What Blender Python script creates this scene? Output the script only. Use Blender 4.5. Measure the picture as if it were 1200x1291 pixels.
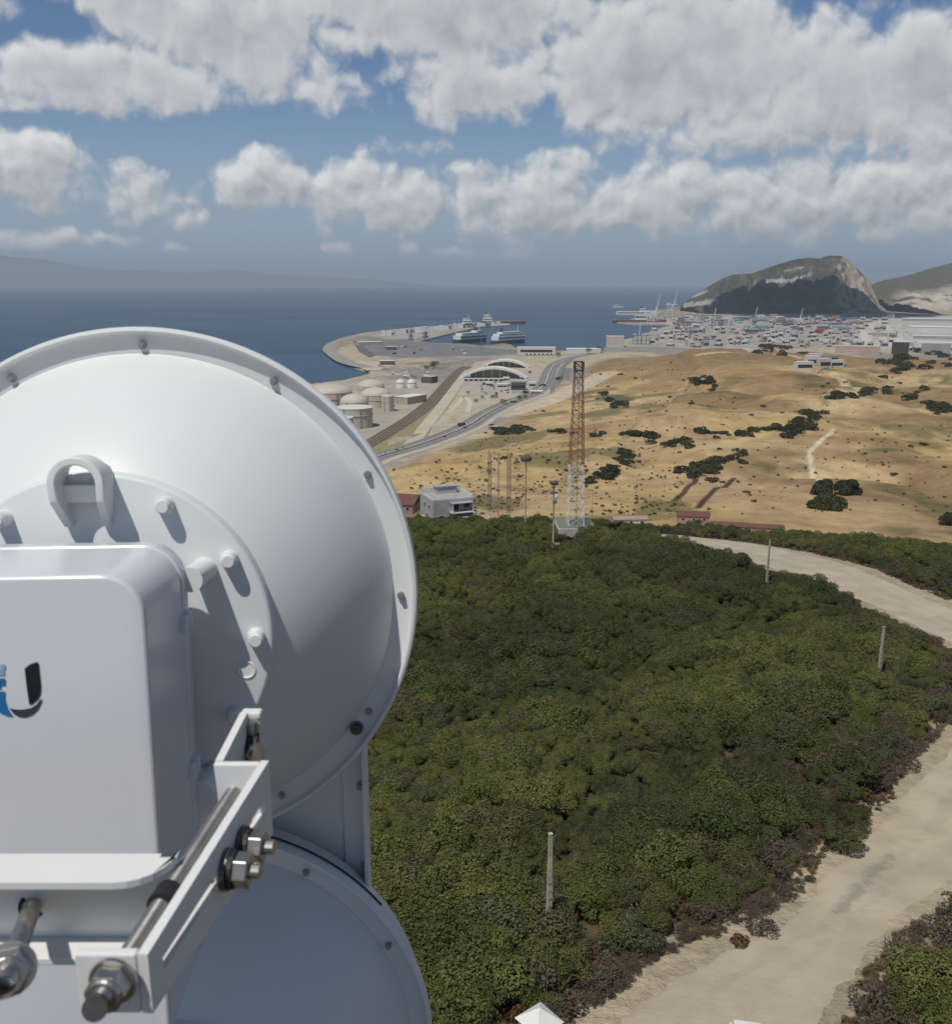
import bpy, math, random
import numpy as np
from mathutils import Vector, Matrix
for o in list(bpy.data.objects): bpy.data.objects.remove(o)
random.seed(7)
S = bpy.context.scene
C = S.collection
R = math.radians

# ------------------------------------------------------------ camera, sky, sun, exposure
ALT = 165.0                       # the lens stands 165 m above the sea
PITCH = R(13.5)
FP = 1200.0                       # focal length in pixels of the 1200 x 1291 photograph
cam_d = bpy.data.cameras.new('camera'); cam = bpy.data.objects.new('camera', cam_d); C.objects.link(cam)
cam.location = (0, 0, ALT); cam.rotation_euler = (math.pi/2 - PITCH, 0, 0)
cam_d.sensor_fit = 'HORIZONTAL'; cam_d.sensor_width = 36.0; cam_d.lens = 36.0*FP/1200.0
cam_d.clip_start = 0.05; cam_d.clip_end = 200000
cam_d.dof.use_dof = True; cam_d.dof.focus_distance = 120.0; cam_d.dof.aperture_fstop = 22.0
S.camera = cam
S.render.resolution_x, S.render.resolution_y = 951, 1024
S.view_settings.view_transform = 'Standard'; S.view_settings.look = 'None'
S.view_settings.gamma = 1.0; S.view_settings.exposure = 0.0; S.view_settings.use_curve_mapping = False
S.cycles.max_bounces = 5; S.cycles.diffuse_bounces = 3; S.cycles.glossy_bounces = 3
S.cycles.transmission_bounces = 2; S.cycles.volume_bounces = 0; S.cycles.transparent_max_bounces = 6
S.cycles.use_denoising = True

SUN = Vector((-0.27, -0.385, 0.88)).normalized()      # towards the sun: high, behind the camera and to its left
SUN_EL = math.asin(SUN.z); SUN_AZ = math.atan2(SUN.x, SUN.y)
SKY_STRENGTH = 0.085
sun_d = bpy.data.lights.new('sun', 'SUN'); sun = bpy.data.objects.new('sun', sun_d); C.objects.link(sun)
sun_d.energy = 3.3; sun_d.angle = R(0.53); sun_d.color = (1.0, 0.955, 0.88)
sun.location = (0, -20, 400); sun.rotation_euler = SUN.to_track_quat('Z', 'Y').to_euler()

cp, sp = math.cos(PITCH), math.sin(PITCH)
def ray(px, py):
    cx, cy = (px-600)/FP, (645.5-py)/FP
    return Vector((cx, cp+cy*sp, -sp+cy*cp))
def deg(px, py):                  # compass angle and elevation (degrees) of a direction seen in the photograph
    d = ray(px, py).normalized()
    return math.degrees(math.atan2(d.x, d.y)), math.degrees(math.asin(d.z))

class NT:                         # small helper for node trees
    def __init__(s, t): s.t = t
    def n(s, typ, **k):
        x = s.t.nodes.new(typ)
        for a, b in k.items(): setattr(x, a, b)
        return x
    def put(s, sock, v):
        if v is None: return
        if hasattr(v, 'is_output') or isinstance(v, bpy.types.NodeSocket): s.t.links.new(v, sock)
        else: sock.default_value = v
    def math(s, op, a, b=None, c=None, clamp=False):
        x = s.n('ShaderNodeMath', operation=op); x.use_clamp = clamp
        s.put(x.inputs[0], a); s.put(x.inputs[1], b); s.put(x.inputs[2], c); return x.outputs[0]
    def vec(s, op, a, b=None, out=0):
        x = s.n('ShaderNodeVectorMath', operation=op)
        s.put(x.inputs[0], a); s.put(x.inputs[1], b)
        return x.outputs['Value'] if op in ('DOT_PRODUCT', 'LENGTH') else x.outputs[0]
    def mix(s, f, a, b, blend='MIX'):
        x = s.n('ShaderNodeMix', data_type='RGBA', blend_type=blend)
        s.put(x.inputs[0], f); s.put(x.inputs[6], a); s.put(x.inputs[7], b); return x.outputs[2]
    def noise(s, v, scale, detail=4.0, rough=0.5, lac=2.0, dist=0.0, out='Fac', dim='3D'):
        x = s.n('ShaderNodeTexNoise', noise_dimensions=dim); s.put(x.inputs['Vector'], v)
        x.inputs['Scale'].default_value = scale; x.inputs['Detail'].default_value = detail
        x.inputs['Roughness'].default_value = rough; x.inputs['Lacunarity'].default_value = lac
        x.inputs['Distortion'].default_value = dist; return x.outputs[out]
    def ramp(s, f, a, b, lo=0.0, hi=1.0, smooth=True):
        x = s.n('ShaderNodeMapRange', interpolation_type='SMOOTHSTEP' if smooth else 'LINEAR')
        s.put(x.inputs[0], f); x.inputs[1].default_value = a; x.inputs[2].default_value = b
        x.inputs[3].default_value = lo; x.inputs[4].default_value = hi; return x.outputs[0]

# cumulus of the day: (x0, y0, x1, y1, strength) as seen from the tower, kept as compass angle and elevation
CLOUDS = [
 (-60, 52, 330, 130, 1.0), (170, -40, 410, 102, 1.15), (60, -60, 260, 30, 1.0), (-40, 108, 62, 142, .8),
 (330, -70, 760, 55, 1.2), (500, 50, 710, 142, 1.05), (680, -30, 1040, 150, 1.25), (800, 80, 1110, 186, .95),
 (990, 15, 1260, 170, 1.2), (1080, 100, 1260, 196, .95), (-320, -120, 30, 10, .8),
 (-60, 155, 120, 245, .95), (100, 205, 245, 272, .55), (224, 260, 264, 292, .6),
 (274, 186, 384, 262, 1.05), (376, 198, 582, 284, .95), (560, 203, 738, 296, 1.0), (640, 186, 758, 246, .95),
 (742, 198, 960, 288, .95), (880, 190, 1110, 288, 1.0), (1040, 184, 1260, 292, 1.0),
 (752, 166, 786, 196, .5), (480, 172, 560, 196, .35), (360, 90, 462, 142, .55),
 (-40, 288, 180, 318, .72), (190, 302, 235, 322, .5), (412, 304, 446, 322, .5), (496, 306, 530, 324, .58),
 (452, 308, 478, 322, .4), (552, 312, 600, 328, .42), (606, 314, 676, 330, .42)]
def build_world():
    w = bpy.data.worlds.new('World'); S.world = w; w.use_nodes = True
    w.node_tree.nodes.clear()
    g = bpy.data.node_groups.new('cloud_density', 'ShaderNodeTree')
    g.interface.new_socket('P', in_out='INPUT', socket_type='NodeSocketVector')
    g.interface.new_socket('D', in_out='OUTPUT', socket_type='NodeSocketFloat')
    g.interface.new_socket('H', in_out='OUTPUT', socket_type='NodeSocketFloat')
    n = NT(g); gi = n.n('NodeGroupInput'); go = n.n('NodeGroupOutput'); P = gi.outputs[0]
    warp = n.noise(P, 0.55, 1.0, 0.5, out='Color', dim='2D')
    wv = n.vec('MULTIPLY', n.vec('SUBTRACT', warp, (.5, .5, .5)), (1.05, 0.6, 0))
    Pw = n.vec('ADD', P, wv)
    acc = None
    for x0, y0, x1, y1, s in CLOUDS:
        a0, e1 = deg(x0, (y0+y1)/2)[0], deg((x0+x1)/2, y0)[1]
        a1, e0 = deg(x1, (y0+y1)/2)[0], deg((x0+x1)/2, y1)[1]
        c = ((a0+a1)/2, e0+(e1-e0)*.42, 0); h = (2/(a1-a0), 2/(e1-e0)*.92, 0)
        q = n.vec('MULTIPLY', n.vec('SUBTRACT', Pw, c), h)
        d2 = n.vec('DOT_PRODUCT', q, q)
        v = n.math('MULTIPLY_ADD', d2, -0.62*s, s)                 # paraboloid cover
        acc = v if acc is None else n.math('SMOOTH_MAX', acc, v, 0.22)
    # the rest of the sky: cumulus thinned outside the view to lower the fill light
    sep = n.n('ShaderNodeSeparateXYZ'); n.put(sep.inputs[0], P)
    far = n.math('MAXIMUM', n.ramp(n.math('ABSOLUTE', sep.outputs[0]), 30, 40), n.ramp(sep.outputs[1], 15.5, 21))
    gen = n.noise(n.vec('MULTIPLY', P, (.09, .14, 0)), 1.0, 3.0, .5, dim='2D')
    gen = n.math('MULTIPLY', n.ramp(gen, .62, .86, -.6, 1.0), far)
    gen = n.math('SUBTRACT', gen, n.math('MULTIPLY', n.math('SUBTRACT', 1.0, far), .8))
    acc = n.math('MAXIMUM', acc, gen); acc = n.math('MAXIMUM', acc, -.5)
    f1 = n.noise(Pw, 0.40, 5.0, 0.47, 2.1, dim='2D')
    vor = n.n('ShaderNodeTexVoronoi', feature='F1', voronoi_dimensions='2D'); n.put(vor.inputs['Vector'], Pw)
    vor.inputs['Scale'].default_value = .75; vor.inputs['Detail'].default_value = 2.0; vor.inputs['Roughness'].default_value = .5
    bil = n.math('SUBTRACT', .55, vor.outputs['Distance'])
    D = n.math('MULTIPLY_ADD', n.math('SUBTRACT', f1, .5), 1.65, acc)
    D = n.math('MULTIPLY_ADD', bil, .34, D)
    n.put(go.inputs[0], D); n.put(go.inputs[1], acc)
    n = NT(w.node_tree)
    tc = n.n('ShaderNodeTexCoord'); d = n.vec('NORMALIZE', tc.outputs['Generated'])
    sx = n.n('ShaderNodeSeparateXYZ'); n.put(sx.inputs[0], d)
    az = n.math('MULTIPLY', n.math('ARCTAN2', sx.outputs[0], sx.outputs[1]), 57.2958)
    el = n.math('MULTIPLY', n.math('ARCSINE', sx.outputs[2]), 57.2958)
    cmb = n.n('ShaderNodeCombineXYZ'); n.put(cmb.inputs[0], az); n.put(cmb.inputs[1], el)
    def dens(off):
        x = n.n('ShaderNodeGroup'); x.node_tree = g
        n.put(x.inputs[0], n.vec('ADD', cmb.outputs[0], off) if off else cmb.outputs[0]); return x.outputs
    o0 = dens(None); o1 = dens((-.28, .55, 0))
    D0, D1 = o0[0], o1[0]
    alpha = n.ramp(D0, -.04, .66)
    alpha = n.math('MULTIPLY', alpha, n.ramp(el, .9, 2.6, .0, 1.0))
    lit = n.math('MULTIPLY_ADD', n.math('SUBTRACT', D0, D1), n.ramp(el, 5, 11, .80, .42), .52, clamp=True)     # thinner towards the sun = lit
    thick = n.ramp(D0, .5, 1.9, 0, 1)
    lit = n.math('SUBTRACT', lit, n.math('MULTIPLY', thick, n.ramp(el, 4, 12, .10, .46)), clamp=True)
    k = 1.0/SKY_STRENGTH
    dark = (.315*k, .34*k, .375*k, 1); white = (.86*k, .86*k, .85*k, 1)
    cc = n.mix(lit, dark, white)
    sky = n.n('ShaderNodeTexSky', sky_type='NISHITA'); sky.sun_disc = False
    sky.sun_elevation = SUN_EL; sky.sun_rotation = SUN_AZ
    sky.altitude = 165; sky.air_density = 1.0; sky.dust_density = .6; sky.ozone_density = 2.0
    col = n.mix(1.0, sky.outputs[0], (.56, .70, .86, 1), 'MULTIPLY')
    # low stratus veil that greys the air just above the sea
    veil = n.math('MULTIPLY', n.ramp(el, 0.0, 13.0, .82, 0), n.ramp(el, -3.0, -.2, 1, 1))
    col = n.mix(n.ramp(el, 14, 38, 0, .92), col, (.050*k, .080*k, .135*k, 1))  # upper sky outside the view darkened to deep blue to cut fill
    col = n.mix(veil, col, (.34*k, .44*k, .565*k, 1))
    fin = n.mix(alpha, col, cc)
    bg = n.n('ShaderNodeBackground'); n.put(bg.inputs[0], fin); bg.inputs[1].default_value = SKY_STRENGTH
    out = n.n('ShaderNodeOutputWorld'); n.put(out.inputs[0], bg.outputs[0])
build_world()

# ------------------------------------------------------------ helpers
def col_(c): return (c[0], c[1], c[2], 1)
def mat(name, c, rough=.6, c2=None, scale=4.0, bump=0.0, bscale=None, metal=0.0, spec=.5, coat=0.0, detail=5.0):
    m = bpy.data.materials.new(name); m.use_nodes = True; n = NT(m.node_tree)
    b = m.node_tree.nodes['Principled BSDF']
    b.inputs['Roughness'].default_value = rough; b.inputs['Metallic'].default_value = metal
    b.inputs['Specular IOR Level'].default_value = spec; b.inputs['Coat Weight'].default_value = coat
    geo = n.n('ShaderNodeNewGeometry')
    if c2 is not None:
        f = n.ramp(n.noise(geo.outputs['Position'], scale, detail, .6), .3, .7)
        n.put(b.inputs['Base Color'], n.mix(f, col_(c), col_(c2)))
    else: b.inputs['Base Color'].default_value = col_(c)
    if bump:
        bp = n.n('ShaderNodeBump'); bp.inputs['Strength'].default_value = bump; bp.inputs['Distance'].default_value = 1.0/(bscale or scale)
        n.put(bp.inputs['Height'], n.noise(geo.outputs['Position'], bscale or scale, 4, .6)); n.put(b.inputs['Normal'], bp.outputs[0])
    return m

class MB:
    def __init__(s): s.v = []; s.f = []
    def add(s, vs, fs):
        k = len(s.v); s.v += [tuple(v) for v in vs]; s.f += [tuple(i+k for i in f) for f in fs]; return s
    def box(s, c, d, rz=0.0):
        x, y, z = d[0]/2, d[1]/2, d[2]/2; ca, sa = math.cos(rz), math.sin(rz)
        vs = []
        for k in (-z, z):
            for i, j in ((-x, -y), (x, -y), (x, y), (-x, y)):
                vs.append((c[0]+i*ca-j*sa, c[1]+i*sa+j*ca, c[2]+k))
        return s.add(vs, [(3, 2, 1, 0), (4, 5, 6, 7), (0, 1, 5, 4), (1, 2, 6, 5), (2, 3, 7, 6), (3, 0, 4, 7)])
    def hexa(s, q):                 # eight corners: lower four then upper four, both in the same order
        return s.add(q, [(3, 2, 1, 0), (4, 5, 6, 7), (0, 1, 5, 4), (1, 2, 6, 5), (2, 3, 7, 6), (3, 0, 4, 7)])
    def tube(s, a, b, r, n=8, r2=None, cap=True):
        a, b = Vector(a), Vector(b); r2 = r if r2 is None else r2
        q = (b-a).to_track_quat('Z', 'Y'); vs = []
        for p, rr in ((a, r), (b, r2)):
            for i in range(n):
                t = 2*math.pi*i/n; vs.append(p + q @ Vector((rr*math.cos(t), rr*math.sin(t), 0)))
        fs = [(i, (i+1) % n, n+(i+1) % n, n+i) for i in range(n)]
        if cap: fs += [tuple(range(n-1, -1, -1)), tuple(range(n, 2*n))]
        return s.add(vs, fs)
    def lathe(s, prof, n=48, axis='Z', c=(0, 0, 0), closed=False):
        vs = []; fs = []; m = len(prof)
        for r, h in prof:
            for i in range(n):
                t = 2*math.pi*i/n; a, b = r*math.cos(t), r*math.sin(t)
                vs.append((c[0]+a, c[1]+b, c[2]+h) if axis == 'Z' else (c[0]+a, c[1]-h, c[2]+b))   # 'Y': h grows towards the camera (-Y)
        for k in range(m if closed else m-1):
            for i in range(n):
                j = (i+1) % n; k2 = (k+1) % m
                fs.append((k*n+i, k*n+j, k2*n+j, k2*n+i))
        return s.add(vs, fs)
    def prism(s, poly, z0, z1):
        n = len(poly); vs = [(p[0], p[1], z0) for p in poly]+[(p[0], p[1], z1) for p in poly]
        return s.add(vs, [tuple(range(n-1, -1, -1)), tuple(range(n, 2*n))]+[(i, (i+1) % n, n+(i+1) % n, n+i) for i in range(n)])
    def build(s, name, m, parent=None, smooth=False, bevel=0, fix=False):
        me = bpy.data.meshes.new(name); me.from_pydata(s.v, [], s.f); me.validate(); me.update()
        if fix:
            import bmesh
            b = bmesh.new(); b.from_mesh(me); bmesh.ops.recalc_face_normals(b, faces=b.faces); b.to_mesh(me); b.free()
        o = bpy.data.objects.new(name, me); C.objects.link(o); me.materials.append(m)
        if smooth is True: me.polygons.foreach_set('use_smooth', [True]*len(me.polygons))
        elif smooth: me.polygons.foreach_set('use_smooth', [True]*len(me.polygons)); me.set_sharp_from_angle(angle=R(smooth))
        if parent is not None: o.parent = parent
        if bevel:
            bm_ = o.modifiers.new('bevel', 'BEVEL'); bm_.width = bevel; bm_.segments = 2; bm_.limit_method = 'ANGLE'
        return o
def tag(o, label=None, cat=None, group=None, kind=None):
    if label: o['label'] = label
    if cat: o['category'] = cat
    if group: o['group'] = group
    if kind: o['kind'] = kind
    return o
def thing(name, label, cat, loc=(0, 0, 0), rz=0.0, group=None):
    o = bpy.data.objects.new(name, None); C.objects.link(o); o.location = loc; o.rotation_euler = (0, 0, rz)
    o.empty_display_size = .1
    return tag(o, label, cat, group)
def share(o, name, loc=(0, 0, 0), rot=(0, 0, 0), parent=None, scale=None):      # another piece on the same mesh
    c = o.copy(); C.objects.link(c); c.name = name; c.location = loc; c.rotation_euler = rot
    if parent is not None: c.parent = parent
    if scale is not None: c.scale = scale
    return c
def copy_tree(o, loc, rz=0.0, scale=None, label=None):
    c = o.copy(); C.objects.link(c); c.location = loc; c.rotation_euler = (0, 0, rz)
    if scale is not None: c.scale = scale
    if label: c['label'] = label
    for ch in list(o.children):
        d = ch.copy(); C.objects.link(d); d.parent = c
        for g in list(ch.children):
            e = g.copy(); C.objects.link(e); e.parent = d
    return c

# value noise for the land forms
_rs = np.random.RandomState(11); _tab = _rs.rand(256, 256)
def vnoise(x, y):
    x = np.asarray(x, float); y = np.asarray(y, float)
    xi = np.floor(x).astype(int); yi = np.floor(y).astype(int); fx = x-xi; fy = y-yi
    fx = fx*fx*fx*(fx*(fx*6-15)+10); fy = fy*fy*fy*(fy*(fy*6-15)+10)
    a = _tab[xi & 255, yi & 255]; b = _tab[(xi+1) & 255, yi & 255]; c = _tab[xi & 255, (yi+1) & 255]; d = _tab[(xi+1) & 255, (yi+1) & 255]
    return (a*(1-fx)+b*fx)*(1-fy)+(c*(1-fx)+d*fx)*fy
def fbm(x, y, o=4, g=.5):
    s = 0; a = 1; t = 0
    for i in range(o):
        s = s+a*vnoise(x*2**i+17.3*i, y*2**i+9.1*i); t += a; a *= g
    return s/t
def sstep(x, a, b):
    t = np.clip((x-a)/(b-a), 0, 1); return t*t*(3-2*t)

# ------------------------------------------------------------ the land as a height function
def dep_z(row, r): return ALT - r*math.tan(PITCH-math.atan((645.5-row)/FP))
def flat(px, py, z=4.0):           # point of the level z that is seen in a direction
    d = ray(px, py); t = (z-ALT)/d.z; return Vector((d.x*t, d.y*t, z))
HW = [(425, 602), (470, 578), (520, 563), (560, 549), (590, 536), (612, 522), (640, 508), (672, 496), (687, 483), (693, 468), (702, 458), (725, 450), (762, 443)]
_HWP = [(flat(a, b).x, flat(a, b).y) for a, b in HW]
FORE = [(0, 30), (20, 35), (42, 38), (50, 39.2), (60, 40.5), (75, 42), (98, 43.2), (135, 44.7), (165, 47.5), (190, 50.3), (205, 53), (230, 60.5), (280, 76), (330, 88)]
COLS = {   # photograph column: (row, distance) of the visible ground beyond the hidden valley
 300: [(655, 380), (630, 430), (605, 560), (590, 700), (585, 830)],
 480: [(655, 380), (640, 420), (605, 560), (587, 740), (579, 870)],
 560: [(652, 385), (620, 480), (590, 600), (564, 800), (553, 990)],
 640: [(652, 390), (600, 530), (570, 670), (545, 860), (531, 1050), (522, 1190)],
 720: [(655, 385), (600, 530), (560, 700), (530, 890), (510, 1090), (490, 1420), (480, 1620)],
 800: [(655, 385), (600, 525), (550, 720), (500, 1030), (470, 1390), (455, 1760), (449, 2190)],
 880: [(655, 385), (600, 520), (550, 700), (500, 1000), (470, 1300), (450, 1560), (438, 1740)],
 1000: [(657, 382), (600, 520), (550, 700), (500, 980), (470, 1250), (452, 1500), (440, 1720)],
 1100: [(659, 378), (600, 520), (550, 700), (500, 960), (475, 1170), (460, 1380), (448, 1600)],
 1200: [(662, 374), (600, 520), (550, 700), (500, 940), (470, 1180), (456, 1380), (448, 1560)]}
_RS = np.concatenate([np.arange(330, 2600, 20.0), np.arange(2600, 3400, 100.0)])
_AZ = []; _Z = []
for px in sorted(COLS):
    rr = [330.0]; zz = [ALT-88]
    for row, r in COLS[px]: rr.append(r); zz.append(max(dep_z(row, r), 4.0))
    if zz[-1] > 8: rr += [rr[-1]+120, rr[-1]+300, rr[-1]+560]; zz += [zz[-1]-5, zz[-1]*.55, 4.0]
    else: rr.append(rr[-1]+30); zz.append(4.0)
    _AZ.append(math.atan(((px-600)/FP)/.99)); _Z.append(np.interp(_RS, rr, zz))
_AZ = np.array(_AZ); _Z = np.array(_Z)
_k = np.ones(5)/5.0
_Zs = np.array([np.convolve(np.pad(z, 2, mode='edge'), _k, 'valid') for z in _Z])

COAST_PX = [(395, 484), (430, 480), (455, 474), (470, 470), (452, 465), (432, 459), (416, 450), (408, 441), (412, 433), (428, 426),
 (455, 420), (490, 416), (530, 412), (570, 409), (610, 406), (645, 404.5), (655, 405.5), (640, 409), (608, 411), (585, 415.5), (562, 420), (540, 426), (522, 431),
 (560, 433), (590, 433.5), (606, 436), (634, 433), (646, 434), (652, 439), (660, 442), (700, 442.5), (740, 441), (766, 438), (772, 431), (788, 428), (800, 425),
 (820, 420), (850, 416), (862, 409), (800, 409), (776, 407), (790, 404), (800, 399.5), (800, 394), (815, 391), (850, 388), (870, 385)]
COAST = [(flat(x, y, 2.0).x, flat(x, y, 2.0).y) for x, y in COAST_PX]
COAST += [(1500, 6600), (1700, 7600), (3200, 9000), (30000, 22000), (30000, -20000), (-16000, -20000), (-9000, -6000), (-2600, -300), (-900, 700), (-520, 1020)]
_CA = np.array(COAST)
def coast_sd(x, y):                # signed distance, positive on land
    sh = np.shape(x); x = np.ravel(x).astype(float); y = np.ravel(y).astype(float)
    d2 = np.full(x.shape, 1e18); ins = np.zeros(x.shape, bool); n = len(_CA)
    for i in range(n):
        ax, ay = _CA[i]; bx, by = _CA[(i+1) % n]; ex, ey = bx-ax, by-ay
        t = np.clip(((x-ax)*ex+(y-ay)*ey)/(ex*ex+ey*ey), 0, 1)
        d2 = np.minimum(d2, (x-ax-t*ex)**2+(y-ay-t*ey)**2)
        cnd = ((ay > y) != (by > y)); xs = ax+(y-ay)/(ey if abs(ey) > 1e-9 else 1e-9)*ex
        ins ^= cnd & (x < xs)
    return (np.sqrt(d2)*np.where(ins, 1, -1)).reshape(sh)
def land_z(x, y):
    x = np.asarray(x, float); y = np.asarray(y, float); r = np.hypot(x, y); az = np.arctan2(x, y)
    zf = ALT-np.interp(r, [a for a, b in FORE], [b for a, b in FORE])
    ia = np.clip(np.searchsorted(_AZ, az)-1, 0, len(_AZ)-2); ta = np.clip((az-_AZ[ia])/(_AZ[ia+1]-_AZ[ia]), 0, 1)
    ta = ta*ta*(3-2*ta)
    ir = np.clip(np.searchsorted(_RS, r)-1, 0, len(_RS)-2); tr = np.clip((r-_RS[ir])/(_RS[ir+1]-_RS[ir]), 0, 1)
    z0 = _Zs[ia, ir]*(1-tr)+_Zs[ia, ir+1]*tr; z1 = _Zs[ia+1, ir]*(1-tr)+_Zs[ia+1, ir+1]*tr
    zb = z0*(1-ta)+z1*ta
    w = sstep(r, 325, 335); z = zf*(1-w)+zb*w
    amp = sstep(r, 380, 620)*(1-.5*sstep(r, 1250, 1500))*np.clip((z-5)/25, 0, 1)
    gul = np.abs(2*fbm(x/170+7, y/210+3, 3)-1)
    z = z+amp*((fbm(x/190, y/190, 3)-.5)*17+(np.minimum(gul, .35)-.2)*32+(fbm(x/45, y/45, 3)-.5)*5)
    z = z+(1-sstep(r, 180, 260))*((fbm(x/22, y/22, 3)-.5)*1.5)*sstep(r, 20, 50)
    hd = np.full(x.shape, 1e9)
    for (ax, ay), (bx, by) in zip(_HWP[:-1], _HWP[1:]):
        ex, ey = bx-ax, by-ay; t = np.clip(((x-ax)*ex+(y-ay)*ey)/(ex*ex+ey*ey), 0, 1); hd = np.minimum(hd, np.hypot(x-ax-t*ex, y-ay-t*ey))
    cap = 4+np.maximum(hd-24, 0)*.135+np.maximum(hd-230, 0)*1.0
    z = np.where(r > 520, np.minimum(z, np.maximum(cap, 4.0)), z)
    sd = coast_sd(x, y); near = sstep(r, 420, 700)
    zc = np.where(sd > 0, 1.0, 0.0)
    shore = -6+10*sstep(sd, -9, 7)
    return np.where(near > 0, np.minimum(z, np.where(sd < 12, shore, z)), z)
def gz(x, y): return float(land_z(np.array([x]), np.array([y]))[0])
def hit(px, py, r0=20.0, r1=6000.0):          # where a sight line meets the land
    d = ray(px, py); h = math.hypot(d.x, d.y)
    rr = np.geomspace(r0, r1, 900); x = rr*d.x/h; y = rr*d.y/h; zl = ALT+rr*d.z/h
    dz = zl-land_z(x, y); k = np.argmax(dz < 0)
    if dz[k] >= 0: k = len(rr)-1
    k = max(k, 1); t = dz[k-1]/(dz[k-1]-dz[k]+1e-9); r = rr[k-1]+(rr[k]-rr[k-1])*t
    return Vector((r*d.x/h, r*d.y/h, gz(r*d.x/h, r*d.y/h)))
def span(px_n, p): return px_n*(p.y*cp-(p.z-ALT)*sp)/FP      # metres covered by that many photograph pixels at p

# ---- the track of the foreground, as left and right edges
TRACK = [((700, 1345), (1010, 1345)), ((760, 1300), (1035, 1300)), ((830, 1245), (1066, 1250)), ((905, 1200), (1095, 1208)), ((985, 1165), (1130, 1165)), ((1040, 1100), (1205, 1110)),
 ((1095, 1050), (1290, 1070)), ((1142, 995), (1335, 1005)), ((1192, 945), (1380, 950)), ((1252, 900), (1400, 890)), ((1262, 860), (1385, 835)),
 ((1226, 828), (1300, 800)), ((1166, 797), (1212, 772)), ((1112, 769), (1150, 745)), ((1055, 748), (1095, 722)), ((995, 726), (1040, 704)),
 ((935, 706), (975, 690)), ((885, 692), (915, 681)), ((845, 683), (866, 676)), ((812, 680), (822, 674))]
def catmull(pts, k):
    out = []
    for i in range(len(pts)-1):
        p0, p1, p2, p3 = pts[max(i-1, 0)], pts[i], pts[i+1], pts[min(i+2, len(pts)-1)]
        for j in range(k):
            t = j/k; out.append(.5*((2*p1)+(p2-p0)*t+(2*p0-5*p1+4*p2-p3)*t*t+(3*p1-p0-3*p2+p3)*t**3))
    out.append(pts[-1]); return out
TL = catmull([hit(*a).xy.to_3d() for a, b in TRACK], 12); TR_ = catmull([hit(*b).xy.to_3d() for a, b in TRACK], 12)
for i in range(len(TL)):           # the edges wander where cars and rain have eaten into them
    a, b = TL[i].copy(), TR_[i].copy(); e = (a-b).normalized()
    TL[i] = a+e*(float(fbm(np.array([i*.31]), np.array([3.7]), 3)[0])-.5)*1.5; TR_[i] = b-e*(float(fbm(np.array([i*.31]), np.array([9.2]), 3)[0])-.5)*1.5
_tc = np.array([((a+b)/2)[:2] for a, b in zip(TL, TR_)]); _tw = np.array([(a-b).length/2 for a, b in zip(TL, TR_)])
def track_d(x, y):                  # metres outside the track edge (negative = on it)
    x = np.ravel(x); y = np.ravel(y); best = np.full(x.shape, 1e9)
    for i in range(len(_tc)-1):
        a, b = _tc[i], _tc[i+1]; e = b-a; t = np.clip(((x-a[0])*e[0]+(y-a[1])*e[1])/(e@e+1e-9), 0, 1)
        d = np.hypot(x-a[0]-t*e[0], y-a[1]-t*e[1])-(_tw[i]*(1-t)+_tw[i+1]*t); best = np.minimum(best, d)
    return best

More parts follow.
